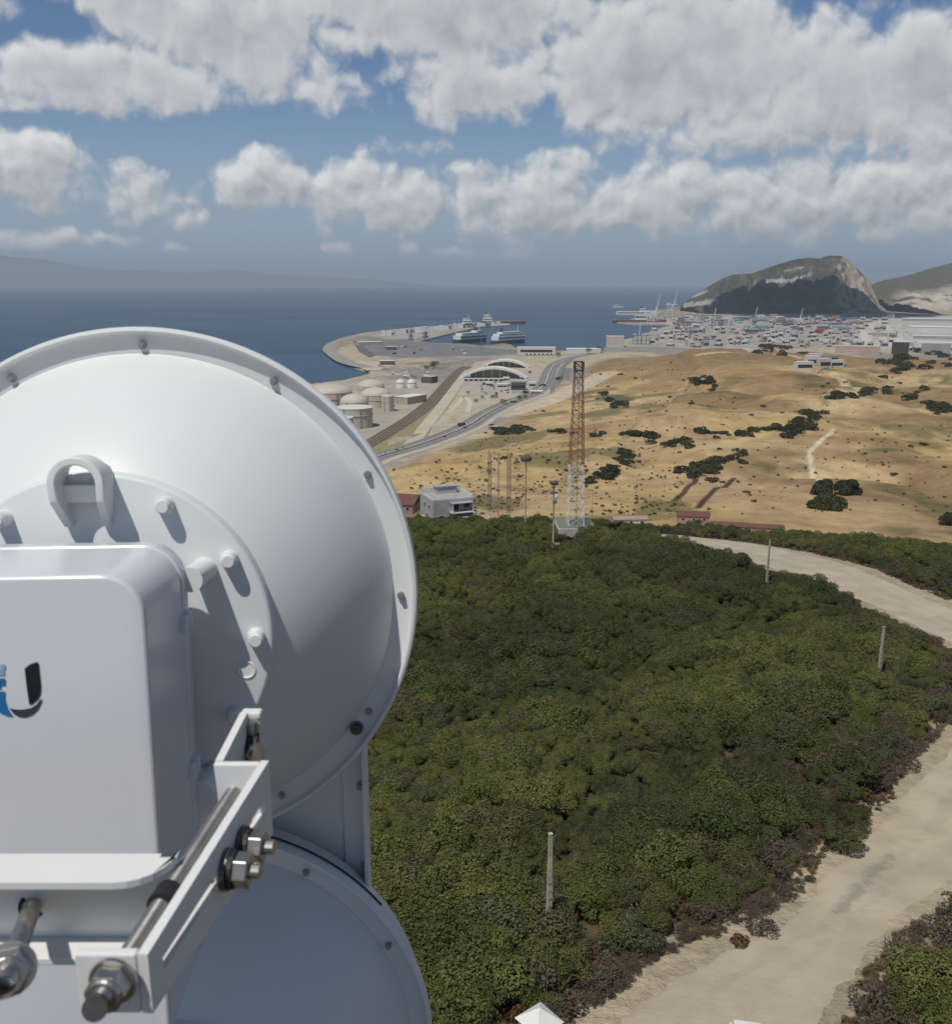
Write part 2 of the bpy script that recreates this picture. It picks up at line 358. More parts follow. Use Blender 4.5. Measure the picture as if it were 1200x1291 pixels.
# ---- ground sheet
def seg_d(x, y, pts):
    best = np.full(x.shape, 1e9)
    for (ax, ay), (bx, by) in zip(pts[:-1], pts[1:]):
        ex, ey = bx-ax, by-ay; t = np.clip(((x-ax)*ex+(y-ay)*ey)/(ex*ex+ey*ey+1e-9), 0, 1)
        best = np.minimum(best, np.hypot(x-ax-t*ex, y-ay-t*ey))
    return best
def px_line(pts, f=None): return [tuple((hit(*p) if f is None else flat(*p, f)).xy) for p in pts]
def ground():
    rs = np.concatenate([[0.5], np.geomspace(6, 26, 24), np.geomspace(26.3, 6200, 760), np.geomspace(6300, 42000, 60)])
    a1 = np.radians(np.concatenate([np.arange(-180, -34, 4.0), np.arange(-32, 32.01, .12), np.arange(34, 180, 4.0)]))
    A, RR = np.meshgrid(a1, rs); x = RR*np.sin(A); y = RR*np.cos(A)
    z = land_z(x, y)
    nr, na = x.shape
    co = np.stack([x, y, z], -1).reshape(-1, 3)
    i, j = np.meshgrid(np.arange(nr-1), np.arange(na), indexing='ij'); j2 = (j+1) % na
    q = np.stack([i*na+j, i*na+j2, (i+1)*na+j2, (i+1)*na+j], -1).reshape(-1, 4)
    zq = co[q, 2].max(1); rq = np.hypot(co[q[:, 0], 0], co[q[:, 0], 1])
    q = q[(zq > -5.9) | (rq < 300)]
    me = bpy.data.meshes.new('ground'); me.from_pydata(co, [], q.tolist())
    me.polygons.foreach_set('use_smooth', np.ones(len(me.polygons), bool))
    # base colour of the soil and dry grass, by place
    X, Y, Z = co[:, 0], co[:, 1], co[:, 2]; r = np.hypot(X, Y)
    gold = np.array([.455, .325, .150]); pale = np.array([.52, .395, .215]); brown = np.array([.245, .160, .080]); pink = np.array([.41, .285, .165])
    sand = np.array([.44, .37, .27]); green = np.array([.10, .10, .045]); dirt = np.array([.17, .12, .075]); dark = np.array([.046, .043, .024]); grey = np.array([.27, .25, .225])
    def lerp(a, b, t): return a*(1-t[:, None])+b*t[:, None]
    c = np.tile(gold, (len(X), 1))
    c = lerp(c, pale, sstep(fbm(X/90+3, Y/140, 4), .48, .66)*.8)
    c = lerp(c, pink, sstep(fbm(X/75+31, Y/75+5, 4), .5, .66)*.75)
    c = lerp(c, brown, sstep(fbm(X/120+11, Y/160+40, 5), .48, .62)*.85)
    c = lerp(c, green, sstep(fbm(X/45+71, Y/60+13, 5), .555, .69)*.68)
    c = lerp(c, brown*1.35, sstep(r, 760, 1050)*sstep(fbm(X/150+51, Y/220+7, 4), .44, .58)*.75)
    c = lerp(c, brown*1.05, sstep(r, 1330, 1460)*sstep(X, 200, 420)*(.6+.4*fbm(X/60, Y/60, 3)))  # brown ridge soil, its dark tone also standing in for cloud shade
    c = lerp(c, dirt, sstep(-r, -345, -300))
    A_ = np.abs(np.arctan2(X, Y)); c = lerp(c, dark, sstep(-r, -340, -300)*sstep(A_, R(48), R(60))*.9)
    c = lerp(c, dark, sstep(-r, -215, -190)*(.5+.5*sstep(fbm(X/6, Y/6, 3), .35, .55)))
    td = track_d(X, Y).reshape(-1)
    c = lerp(c, np.array([.40, .335, .24]), (sstep(-td+(fbm(X/3, Y/3, 3)-.5)*2.4, -1.7, -.2))*(r < 260))
    # places with their own soil
    tw = hit(725, 690); c = lerp(c, np.array([.36, .27, .18]), sstep(-np.hypot((X-tw.x)/1.5, Y-tw.y), -9, -5))
    flatm = sstep(-Z, -9, -5.0)*(r > 500)
    base = lerp(np.tile(sand, (len(X), 1)), grey, sstep(fbm(X/160, Y/220, 4), .42, .62))
    base = lerp(base, green*1.3, sstep(fbm(X/60+5, Y/90+3, 4), .60, .72)*.5)
    c = lerp(c, base, flatm)
    for pts, w, cc in (([(655, 518), (690, 506), (725, 490), (760, 472)], 26, (.52, .44, .33)), ([(640, 524), (680, 510)], 14, (.50, .42, .31)),
                       ([(1033, 605), (1022, 585), (1020, 570), (1030, 560), (1046, 548), (1050, 540)], 1.6, (.62, .53, .36)),
                       ([(770, 500), (785, 505)], 16, (.12, .11, .06)), ([(1050, 470), (1090, 498), (1050, 492)], 6, (.5, .4, .25)),
                       ([(850, 632), (878, 603)], 1.6, (.09, .06, .04)), ([(880, 640), (905, 615), (925, 603)], 1.6, (.09, .06, .04)),
                       ([(880, 447), (960, 445), (1010, 452)], 4, (.60, .50, .32))):
        d = seg_d(X, Y, px_line(pts)); c = lerp(c, np.array(cc), sstep(-d, -w*1.25, -w*.75)*(r > 350))
    far = sstep(r, 4600, 5400); c = lerp(c, np.array([.24, .21, .16]), far*.6)
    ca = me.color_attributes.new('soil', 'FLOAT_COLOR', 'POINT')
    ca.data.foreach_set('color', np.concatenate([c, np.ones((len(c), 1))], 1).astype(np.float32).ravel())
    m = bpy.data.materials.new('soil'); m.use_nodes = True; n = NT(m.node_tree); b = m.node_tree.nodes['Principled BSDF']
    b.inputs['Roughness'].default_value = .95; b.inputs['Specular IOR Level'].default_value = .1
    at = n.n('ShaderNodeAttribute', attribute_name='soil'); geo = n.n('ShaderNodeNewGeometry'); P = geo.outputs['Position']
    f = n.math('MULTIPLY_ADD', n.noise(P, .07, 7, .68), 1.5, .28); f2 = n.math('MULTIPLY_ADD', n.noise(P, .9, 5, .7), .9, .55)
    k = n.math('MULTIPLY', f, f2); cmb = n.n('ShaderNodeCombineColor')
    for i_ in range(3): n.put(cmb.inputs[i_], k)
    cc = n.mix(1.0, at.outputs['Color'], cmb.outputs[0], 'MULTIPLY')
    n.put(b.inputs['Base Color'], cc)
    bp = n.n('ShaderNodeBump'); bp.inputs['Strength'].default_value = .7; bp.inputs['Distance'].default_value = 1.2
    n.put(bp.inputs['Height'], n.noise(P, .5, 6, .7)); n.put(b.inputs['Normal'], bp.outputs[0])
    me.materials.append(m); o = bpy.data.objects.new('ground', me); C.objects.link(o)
    tag(o, kind='structure'); return o
ground()

# ---- sea
def sea():
    mb = MB(); n = 96; ring = [(0.01, 0), (800, 0), (4000, 0), (15000, 0), (60000, 0)]
    mb.lathe(ring, n)
    m = bpy.data.materials.new('sea_water'); m.use_nodes = True; k = NT(m.node_tree); b = m.node_tree.nodes['Principled BSDF']
    geo = k.n('ShaderNodeNewGeometry'); P = geo.outputs['Position']
    st = k.noise(k.vec('MULTIPLY', P, (.00022, .0009, 0)), 1.0, 4, .55); st2 = k.noise(k.vec('MULTIPLY', P, (.002, .006, 0)), 1.0, 4, .6)
    f = k.math('MULTIPLY_ADD', st2, .4, k.math('MULTIPLY', st, .7))
    k.put(b.inputs['Base Color'], k.mix(k.ramp(f, .38, .72), (.022, .058, .112, 1), (.050, .108, .175, 1)))
    b.inputs['Roughness'].default_value = .42; b.inputs['Specular IOR Level'].default_value = .22; b.inputs['IOR'].default_value = 1.33
    bp = k.n('ShaderNodeBump'); bp.inputs['Strength'].default_value = .25; bp.inputs['Distance'].default_value = 2.0
    k.put(bp.inputs['Height'], k.noise(P, .06, 4, .6)); k.put(b.inputs['Normal'], bp.outputs[0])
    o = mb.build('sea', m); tag(o, kind='structure')
sea()

# ---- mountains
def relief(name, X, Y, Z, colour, m):
    ny, nx = X.shape; co = np.stack([X, Y, Z], -1).reshape(-1, 3)
    i, j = np.meshgrid(np.arange(ny-1), np.arange(nx-1), indexing='ij')
    q = np.stack([i*nx+j, i*nx+j+1, (i+1)*nx+j+1, (i+1)*nx+j], -1).reshape(-1, 4)
    me = bpy.data.meshes.new(name); me.from_pydata(co, [], q.tolist())
    me.polygons.foreach_set('use_smooth', np.ones(len(me.polygons), bool))
    ca = me.color_attributes.new('rock', 'FLOAT_COLOR', 'POINT')
    ca.data.foreach_set('color', np.concatenate([colour.reshape(-1, 3), np.ones((len(co), 1))], 1).astype(np.float32).ravel())
    me.materials.append(m); o = bpy.data.objects.new(name, me); C.objects.link(o); return tag(o, kind='structure')
def rock_mat():
    m = bpy.data.materials.new('hill_rock'); m.use_nodes = True; n = NT(m.node_tree); b = m.node_tree.nodes['Principled BSDF']
    b.inputs['Roughness'].default_value = .95; b.inputs['Specular IOR Level'].default_value = .1
    at = n.n('ShaderNodeAttribute', attribute_name='rock'); geo = n.n('ShaderNodeNewGeometry')
    k = n.math('MULTIPLY_ADD', n.noise(geo.outputs['Position'], .02, 7, .7), 1.3, .35); cmb = n.n('ShaderNodeCombineColor')
    for i_ in range(3): n.put(cmb.inputs[i_], k)
    n.put(b.inputs['Base Color'], n.mix(1.0, at.outputs['Color'], cmb.outputs[0], 'MULTIPLY')); return m
ROCK = rock_mat()
def mountain():
    RX = [860, 880, 895, 912, 925, 948, 965, 985, 1003, 1018, 1031, 1042, 1057, 1066, 1076, 1086, 1096, 1104, 1112, 1125]
    RY = [383, 370, 360, 350, 345.5, 344.5, 338, 331, 326, 324.5, 325.5, 322, 322, 327, 335, 344, 354, 366, 380, 392]
    yr = 6200.0; xs = np.array([ray(a, 350).x/ray(a, 350).y*yr for a in RX]); zs = np.array([ALT+yr*ray(a, b).z/ray(a, b).y for a, b in zip(RX, RY)])
    gx = np.arange(xs[0]-60, xs[-1]+90, 8.0); gy = np.arange(5330, 7300, 9.0); X, Y = np.meshgrid(gx, gy)
    # the ridge as seen from the tower: scale x along the sight line
    rid = np.interp(X*yr/np.maximum(Y, 5000)*1.0, xs, zs, left=0, right=0)
    rid = np.maximum(rid, 0)
    t = np.clip((Y-5340)/(yr-5340), 0, 1); tb = np.clip((7250-Y)/(7250-yr), 0, 1)
    prof = np.where(Y < yr, t**1.25*(1.0)+.10*np.sin(np.pi*t), sstep(tb, 0, 1))
    rg = 1-np.abs(2*fbm(X/150+5, Y/260+2, 5, .55)-1); gul = (rg-.72)
    rg2 = (fbm(X/60, Y/110, 4, .6)-.5)
    env = np.clip(np.sin(np.pi*np.clip(t, 0, 1))*.8+.15, 0, 1)*np.clip(rid/200, 0, 1)
    Z = rid*np.clip(prof, 0, 1.0)+env*(gul*150+rg2*95)*np.where(Y < yr-40, 1, .15)
    Z = np.minimum(Z, rid*(Y/yr)*1.0+ (ALT*(1-Y/yr))+4) ; Z = np.where(rid < 6, -4, Z)
    cr = fbm(X/34, Y/60, 5, .62)
    veg = np.array([.075, .066, .050]); rock = np.array([.34, .28, .21]); scar = np.array([.40, .385, .36])
    xr = X*yr/Y
    east = sstep(xr, np.interp(1040, RX, xs), np.interp(1075, RX, xs))
    f = sstep(cr+east*.18+rg2*.5, .52, .68)*(.18+.82*east)
    col = veg*(1-f[..., None])+rock*f[..., None]
    def patch(a0, b0, a1, b1, w):
        # a bare scree band that runs up the slope between two places of the hillside
        P0 = np.array([np.interp(a0, RX, xs), ALT+yr*ray(a0, b0).z/ray(a0, b0).y]); P1 = np.array([np.interp(a1, RX, xs), ALT+yr*ray(a1, b1).z/ray(a1, b1).y])
        zz = ALT+(Z-ALT)*yr/Y; e = P1-P0; tt = np.clip(((xr-P0[0])*e[0]+(zz-P0[1])*e[1])/(e@e), 0, 1)
        d = np.hypot(xr-P0[0]-tt*e[0], zz-P0[1]-tt*e[1]); return sstep(-d+(cr-.5)*w*1.6, -w, -w*.3)
    s = np.maximum.reduce([patch(952, 357, 985, 353, 15), patch(985, 355, 1022, 346, 13), patch(988, 341, 1010, 337, 8)*.7, patch(874, 374, 892, 366, 12), patch(866, 385, 905, 378, 22)*.9, patch(1052, 330, 1075, 370, 10)*.6])*(Y < yr+20)
    col = col*(1-s[..., None])+scar*s[..., None]
    relief('mountain', X, Y, Z, col, ROCK)
def east_hill():
    RX = [1088, 1100, 1115, 1130, 1150, 1170, 1185, 1200, 1240, 1300, 1400]; RY = [372, 358, 352.5, 350, 345, 338, 334, 330, 322, 318, 325]
    yr = 7000.0; xs = np.array([ray(a, 350).x/ray(a, 350).y*yr for a in RX]); zs = np.array([ALT+yr*ray(a, b).z/ray(a, b).y for a, b in zip(RX, RY)])
    gx = np.arange(xs[0]-300, xs[-1]+300, 14.0); gy = np.arange(4700, 9000, 14.0); X, Y = np.meshgrid(gx, gy)
    rid = np.interp(X*yr/Y, xs, zs, left=60, right=zs[-1]); y0 = 5000+500*sstep(X, 2200, 2800)*0
    t = np.clip((Y-y0)/(yr-y0), 0, 1); tb = np.clip((9000-Y)/2000, 0, 1)
    prof = np.where(Y < yr, t**1.5, sstep(tb, 0, 1)); rg = 1-np.abs(2*fbm(X/260+15, Y/300+2, 5, .58)-1); r2 = fbm(X/80, Y/90, 4)-.5
    env = np.clip(np.sin(np.pi*t)*.7+.05, 0, 1)
    Z = 2+rid*prof*.985+env*((rg-.72)*90+r2*26)*np.where(Y < yr-60, 1, .1)-6*(t <= 0)
    cr = fbm(X/120+3, Y/160, 5, .6)
    veg = np.array([.115, .10, .07]); scar = np.array([.50, .44, .36]); tan = np.array([.42, .34, .24])
    row = 645.5-FP*np.tan(PITCH-np.arctan((ALT-Z)/Y)); cxs = 600+FP*X/(Y*cp-(Z-ALT)*sp)
    mid = sstep(t, .12, .3)*sstep(-t, -.72, -.45)*sstep(xs.min()+0*X+(X*yr/Y-xs.min()), xs[2], xs[4])
    s = sstep(cr, .36, .50)*mid; low = sstep(-t, -.42, -.12)
    col = veg*(1-low[..., None]*.8)+tan*low[..., None]*.8
    col = col*(1-s[..., None])+scar*s[..., None]
    relief('quarry_hill', X, Y, Z, col, ROCK)
def far_coast():
    # the far shore across the strait
    yr = 44000.0
    RX = [-700, -400, -200, -60, 0, 60, 110, 150, 190, 240, 290, 340, 400, 470, 560]; RY = [320, 328, 318, 323, 321, 327, 336, 341, 340, 343, 339, 345, 348, 352, 361]
    xs = np.array([ray(a, 350).x/ray(a, 350).y*yr for a in RX]); zs = np.array([ALT+yr*ray(a, b).z/ray(a, b).y for a, b in zip(RX, RY)])
    gx = np.arange(xs[0], xs[-1], 120.0); gy = np.arange(yr-3200, yr+3000, 120.0); X, Y = np.meshgrid(gx, gy)
    rid = np.interp(X*yr/Y, xs, zs); t = 1-np.abs(Y-yr)/np.where(Y < yr, 3200, 3000)
    Z = rid*np.clip(t, 0, 1)**.8+(fbm(X/900, Y/900, 5)-.5)*150*np.clip(np.sin(np.pi*t), 0, 1)*np.clip(rid/250-.3, 0, 1)-40*(1-np.clip(t*4, 0, 1))
    col = np.tile(np.array([.13, .14, .12]), X.shape+(1,)).reshape(X.shape+(3,))
    relief('far_coast_hills', X, Y, Z, col, ROCK)
mountain(); east_hill(); far_coast()
# ---- the air: one even box of haze round everything on the ground
def haze():
    mb = MB(); mb.box((0, 8000, 470), (90000, 110000, 970))
    m = bpy.data.materials.new('haze_air'); m.use_nodes = True; n = NT(m.node_tree); n.t.nodes.remove(n.t.nodes['Principled BSDF'])
    v = n.n('ShaderNodeVolumePrincipled'); v.inputs['Color'].default_value = (.74, .87, 1.0, 1)
    v.inputs['Density'].default_value = HAZE; v.inputs['Anisotropy'].default_value = .0
    n.put(n.t.nodes['Material Output'].inputs['Volume'], v.outputs[0])
    tag(mb.build('haze', m), kind='stuff')
HAZE = 5.0e-5
haze()
#PART2
# ------------------------------------------------------------ dish antennas on the mast (metres from the lens)
EYE = Vector((0, 0, ALT))
def Q(px, py, Y):                  # the point of a sight line at a distance Y ahead of the lens
    d = ray(px, py); return EYE+d*(Y/d.y)
def F(px, py, f): return EYE+ray(px, py)*f     # the same with the distance along the optical axis
WHITE = mat('white_enamel', (.76, .775, .775), .42, (.74, .755, .755), 6.0, spec=.35)
WHITE_MATT = mat('white_powder_coat', (.80, .80, .79), .42, (.775, .775, .76), 9.0, spec=.4)
PLASTIC = mat('grey_white_plastic', (.70, .715, .755), .25, (.68, .695, .735), 5.0, spec=.5)
STEEL = mat('zinc_steel', (.52, .50, .47), .34, (.40, .385, .36), 60.0, metal=.9)
DARKSTEEL = mat('oiled_steel', (.16, .155, .15), .35, (.10, .10, .10), 60.0, metal=.7)
RUBBER = mat('black_rubber', (.02, .02, .022), .6)
LOGO_BLACK = mat('logo_black_print', (.012, .012, .014), .35); LOGO_BLUE = mat('logo_blue_print', (.02, .17, .42), .35)
LOGO_GREY = mat('logo_dark_grey_print', (.05, .05, .075), .35); LOGO_PALE = mat('logo_pale_blue_print', (.25, .45, .62), .35)
SCREW = mat('dull_screw', (.36, .355, .345), .42, metal=.6)
def rrect(hw, hh, r, n=8):         # rounded rectangle outline in x, z
    out = []
    for cx, cz, a0 in ((hw-r, hh-r, 0), (-hw+r, hh-r, 90), (-hw+r, -hh+r, 180), (hw-r, -hh+r, 270)):
        for i in range(n+1):
            a = R(a0+90*i/n); out.append((cx+r*math.cos(a), cz+r*math.sin(a)))
    return out
def loft(mb, rings):               # rings of equal count, (x, y, z); first and last are closed
    k = len(mb.v); n = len(rings[0])
    vs = [p for r_ in rings for p in r_]; fs = []
    for a in range(len(rings)-1):
        for i in range(n):
            j = (i+1) % n; fs.append((a*n+i, a*n+j, (a+1)*n+j, (a+1)*n+i))
    fs += [tuple(range(n-1, -1, -1)), tuple(range((len(rings)-1)*n, len(rings)*n))]
    mb.add(vs, fs)
RIM = .325; DEPTH = .208; RD = .2935; TILT = R(-4.5); TURN = R(3.5); ROT = Matrix.Rotation(TURN, 3, 'Z') @ Matrix.Rotation(TILT, 3, 'X'); ROTI = ROT.inverted()
def bolt_mesh(): return MB()
def hexnut(mb, c, axis, r, h):
    c = Vector(c); a = Vector(axis).normalized(); mb.tube(c, c+a*h, r, 6)
def dish_antenna(C0, label, first):
    t = thing('dish_antenna', label, 'dish antenna', C0, group='dish antennas on the mast'); t.rotation_euler = (TILT, 0, TURN)
    # rim: rolled lip and flat flange
    mb = MB(); mb.lathe([(.3165, -.020), (.3235, -.019), (.3262, -.012), (.3265, .004), (.3245, .0085), (.3215, .0095), (.3195, .0065), (.3190, .0005), (.3160, -.0015), (.286, -.0015), (.286, -.006), (.314, -.008)], 160, 'Y', closed=True)
    mb.build('rim', WHITE, t, 40, fix=True)
    # reflector: the back of the bowl
    prof = [(RD+.002, -.001), (RD, .0025)]
    for i in range(1, 31):
        r = RD*(1-i/30.0*.55); prof.append((r, min(.0025+DEPTH*(1-(r/RD)**3.1), .178)))
    prof += [(RD*.2, .178), (.001, .178)]
    mb = MB(); mb.lathe(prof, 160, 'Y'); mb.build('reflector', WHITE, t, 60, fix=True)
    # hub plate: a raised flat disc with pressed studs
    y0 = .1885
    mb = MB(); mb.lathe([(.1746, .12), (.1746, y0-.004), (.1731, y0-.0012), (.1700, y0), (.0005, y0+.001)], 120, 'Y'); mb.build('hub_plate', WHITE, t, 50, fix=True)
    for k in (-35, 27, 58, 90, 122, 153, 183, 213, 243, 275, 305):
        a = R(k)
        if not first and not -40 < k < 130: continue
        x, z = .157*math.sin(a), .157*math.cos(a)
        m2 = MB(); m2.tube((x, -y0+.002, z), (x*1.012, -y0-.016, z*1.012), .0098, 16, .0078); m2.tube((x*1.012, -y0-.0159, z*1.012), (x*1.012, -y0-.0185, z*1.012), .0078, 16, .0060)
        m2.build('stud', WHITE, t, 50)
    m2 = MB(); ex = .150*math.sin(R(104)); ez = .150*math.cos(R(104)); m2.lathe([(.0098, -.0005), (.0098, .0012), (.0085, .0016), (.0075, .0004), (.0005, .0004)], 24, 'Y', (ex, -y0, ez)); m2.build('embossed_ring', WHITE, t, 40, fix=True)
    # rim bolts
    for k in range(12):
        a = R(1+30*k); x, z = .3050*math.sin(a), .3050*math.cos(a)
        m2 = MB(); m2.tube((x, .001, z), (x, -.003, z), .0046, 12); hexnut(m2, (x, -.003, z), (0, -1, 0), .0034, .0036); m2.build('rim_bolt', SCREW, t)
    a = R(126); m2 = MB(); x, z = .3035*math.sin(a), .3035*math.cos(a)
    m2.tube((x, .002, z), (x, -.004, z), .0085, 16); hexnut(m2, (x, -.004, z), (0, -1, 0), .0065, .006); m2.tube((x, -.010, z), (x, -.014, z), .003, 8); m2.build('rim_bolt', DARKSTEEL, t)
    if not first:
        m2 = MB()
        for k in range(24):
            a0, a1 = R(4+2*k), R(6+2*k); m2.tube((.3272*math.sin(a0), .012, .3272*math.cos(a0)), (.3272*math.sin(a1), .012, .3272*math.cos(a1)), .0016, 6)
        m2.build('rim_shadow_line', RUBBER, t)  # thin black strip standing in for the shadow gap behind the rim
    # front shroud of the bowl, facing out over the land
    m2 = MB(); m2.lathe([(.3155, -.018), (.3155, -.060), (.300, -.075), (.15, -.085), (.0005, -.088)], 96, 'Y'); m2.build('radome', WHITE_MATT, t, 40, fix=True)
    # lifting handle: a bent strip, deepest at the bow and tapering down its two legs
    if first:
        h = MB(); secs = []
        W, TOPZ = .0235, .1825
        path = [(-W*.78, .112), (-W*.86, .122), (-W*.96, .140), (-W, .158)]
        for i in range(1, 12):
            a = R(180-180*i/12); path.append((W*math.cos(a), .158+W*.98*math.sin(a)))
        path += [(W, .158), (W*.96, .140), (W*.86, .122), (W*.78, .112)]
        cx = -.006; path = [(x, z+.009) for x, z in path]
        for i, (x, z) in enumerate(path):
            p0 = path[max(i-1, 0)]; p1 = path[min(i+1, len(path)-1)]; tx, tz = p1[0]-p0[0], p1[1]-p0[1]; l = math.hypot(tx, tz); nx, nz = tz/l, -tx/l
            th = .0042; dp = .034*min(1.0, .22+(z-.121)/.040)
            yb = -y0+.003 if z < .179 else -y0-.004
            secs.append([(cx+x-nx*th, yb, z-nz*th), (cx+x+nx*th, yb, z+nz*th), (cx+x+nx*th, -y0-dp, z+nz*th), (cx+x-nx*th, -y0-dp, z-nz*th)])
        loft(h, secs); h.box((cx, -y0-.010, .155), (W*1.9, .004, .018))
        h.build('lifting_handle', WHITE, t, 35, bevel=.0015, fix=True)
    return t
UP = Vector((-.3988, 1.119, ALT-.375)); LOW = Vector((-.3875, 1.119, ALT-1.0427))
up = dish_antenna(UP, 'large white dish antenna seen from behind, logo box and lifting handle on its hub', True)
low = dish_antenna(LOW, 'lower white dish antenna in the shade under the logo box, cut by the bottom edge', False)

def boxpt(px, py, yl):              # dish coordinates of a sight line at a depth of the box
    d = ROTI@ray(px, py); q = ROTI@(EYE-UP); return q+d*((yl-UP.y-q.y)/d.y)+UP
BX = boxpt(190, 900, .738).x; BZ = boxpt(80, 726, .738).z-ALT
def radio_box(parent, x, ztop, zbot, yb, yf, logo):
    # x, z, y from the lens; the parent sits at its own place
    o = UP if logo else LOW; hw = .117; hh = (ztop-zbot)/2; cx, cz = x-hw, (ztop+zbot)/2+ALT
    def ring(inset, y, r): return [(cx+a-o.x, y-o.y, cz+b-o.z) for a, b in rrect(hw-inset, hh-inset, r, 10)]
    mb = MB(); ym = yb-.030
    loft(mb, [ring(.004, ym-.0015, .034), ring(.001, ym-.003, .036), ring(0, ym-.006, .036), ring(0, yf+.0040, .036), ring(.0010, yf+.0014, .0355), ring(.0026, yf+.0003, .034), ring(.0045, yf, .0325)])
    b = mb.build('radio_housing', PLASTIC, parent, 13, fix=True)
    mb = MB(); loft(mb, [ring(.006, yb, .03), ring(.001, yb-.004, .036), ring(0, yb-.008, .036), ring(0, ym+.003, .036), ring(.003, ym+.0005, .034), ring(.006, ym, .03)])
    mb.build('back_cover', PLASTIC, parent, 30, fix=True)
    mb = MB(); loft(mb, [ring(.0045, ym+.0012, .033), ring(.0045, ym-.0026, .033)]); mb.build('seal', RUBBER, parent, fix=True)
    for dz in (-.075, -.225):
        mb = MB(); p = Vector((x-o.x, ym-o.y, ztop+ALT+dz-o.z)); mb.box(p+Vector((.002, -.008, 0)), (.008, .012, .016)); mb.box(p+Vector((.002, .009, 0)), (.008, .012, .016)); mb.build('latch', PLASTIC, parent, bevel=.002)
    for dz in (-.038, -.262):       # white stand-off pillars between box and hub
        mb = MB(); p = Vector((x-o.x+.004, 0, ztop+ALT+dz-o.z)); mb.tube((p.x, yb-.012-o.y, p.z), (p.x+.004, -.1865, p.z), .0125, 20); mb.build('standoff', WHITE, parent, 40)
    if logo:
        def W(u, v):                # logo plane, u right and v up in units of a photograph pixel from the middle of the mark
            d = ROTI@ray(8+u, 872-v); q = ROTI@(EYE-o); s_ = (yf-.0008-o.y-q.y)/d.y; return tuple(q+d*s_)
        def face(name, pts, m): me = MB(); me.add([W(*p) for p in pts], [tuple(range(len(pts)))]); me.build(name, m, b if False else parent)
        face('logo_stroke', [(23, 29), (30, 34.5), (38, 37), (40.5, 36), (42, 20), (43.5, 6), (43, -3), (40, -9), (34, -14.5), (29, -17), (27, -5), (24.5, 14)], LOGO_BLACK)
        face('logo_bowl', [(45, -9), (44, -14), (40, -22), (33, -29), (24, -32.5), (16, -32), (8, -27), (4, -21), (10, -22.5), (20, -23), (31, -21), (38, -16.5), (42, -11)], LOGO_GREY)
        face('logo_blue_bowl', [(-1.5, 0), (-2, -10), (1, -20), (5, -27), (9, -31.5), (2, -31), (-8, -27), (-17, -18), (-22, -7), (-23, 0)], LOGO_BLUE)
        for (u, v, a) in ((-6, 12, 4.5), (-4.5, 31, 3), (-12, 8, 5), (-20, 12, 5), (-14, 22, 4), (-22, 26, 4), (-6, 24, 3.5)):
            face('logo_dot', [(u-a, v-a), (u+a, v-a), (u+a, v+a), (u-a, v+a)], LOGO_PALE if v > 20 else LOGO_BLUE)
radio_box(up, BX, BZ, BZ-.45, .893, .738, True)
radio_box(low, BX+.0113, BZ-.6677, BZ-1.10, .893, .738, False)

# panel behind, between the two dishes
pt = thing('screen_panel', 'flat white panel with a screwed edge behind the two dishes', 'panel', (-.35, 1.225, ALT-.75))
mb = MB(); XR = Q(466, 1040, 1.225).x
mb.box((XR-.010-.26, 1.226, ALT-.84), (.52, .004, .92))
v0 = [tuple(Vector(v)-pt.location) for v in mb.v]; mb.v = v0; mb.build('sheet', WHITE, pt)
mb = MB(); mb.box((XR-.003, 1.213, ALT-.84), (.006, .030, .86)); mb.v = [tuple(Vector(v)-pt.location) for v in mb.v]; mb.build('edge_flange', WHITE, pt, bevel=.0015)
mb = MB(); mb.box((XR-.021, 1.2215, ALT-.84), (.030, .005, .86)); mb.v = [tuple(Vector(v)-pt.location) for v in mb.v]; mb.build('edge_strip', WHITE, pt, bevel=.001)
for py in (990, 1090):
    p = Q(455 if py == 990 else 461, py, 1.217)-pt.location; mb = MB(); mb.tube(p, p+Vector((0, -.006, 0)), .0062, 12); hexnut(mb, p+Vector((0, -.006, 0)), (0, -1, 0), .0045, .003); mb.build('screw', SCREW, pt)

# clamp bracket
bk = thing('clamp_bracket', 'white steel clamp bracket with threaded rods and hex nuts below the logo box', 'bracket', tuple(F(200, 1150, .58)))
BO = bk.location.copy()
def bput(mb, name, m, smooth=False, bevel=0, fix=False):
    mb.v = [tuple(Vector(v)-BO) for v in mb.v]; return mb.build(name, m, bk, smooth, bevel, fix)
def slab(pts, th):                 # a plate of outline pts (in order) and a thickness vector
    mb = MB(); n = len(pts); pts = [Vector(p) for p in pts]; th = Vector(th)
    mb.add(pts+[p+th for p in pts], [tuple(range(n-1, -1, -1)), tuple(range(n, 2*n))]+[(i, (i+1) % n, n+(i+1) % n, n+i) for i in range(n)]); return mb
A0 = F(186, 1204, .500); A1 = F(339, 958, .700); A1.z = A0.z*.35+A1.z*.65
ax = (A1-A0); L = ax.length; axn = ax.normalized(); up_ = Vector((0, 0, 1)); side = axn.cross(up_).normalized()     # side points right
H0, H1 = .0365, .0605
def AP(s, h, o=0.0): return A0+ax*s+up_*(-(H0+(H1-H0)*s)*(1-h))+side*o
TH = .0058
mb = MB()
def seg(s0, s1, h00, h01, h10=None, h11=None):
    h10 = h00 if h10 is None else h10; h11 = h01 if h11 is None else h11
    mb.hexa([AP(s0, h00, -TH), AP(s0, h00, 0), AP(s1, h10, 0), AP(s1, h10, -TH), AP(s0, h01, -TH), AP(s0, h01, 0), AP(s1, h11, 0), AP(s1, h11, -TH)])
seg(0, 1, .60, 1.0); seg(0, 1, 0, .40)
for s0, s1 in ((0, .08), (.50, .70), (.93, 1)): seg(s0, s1, .40, .60)
bput(mb, 'slotted_arm', WHITE_MATT)
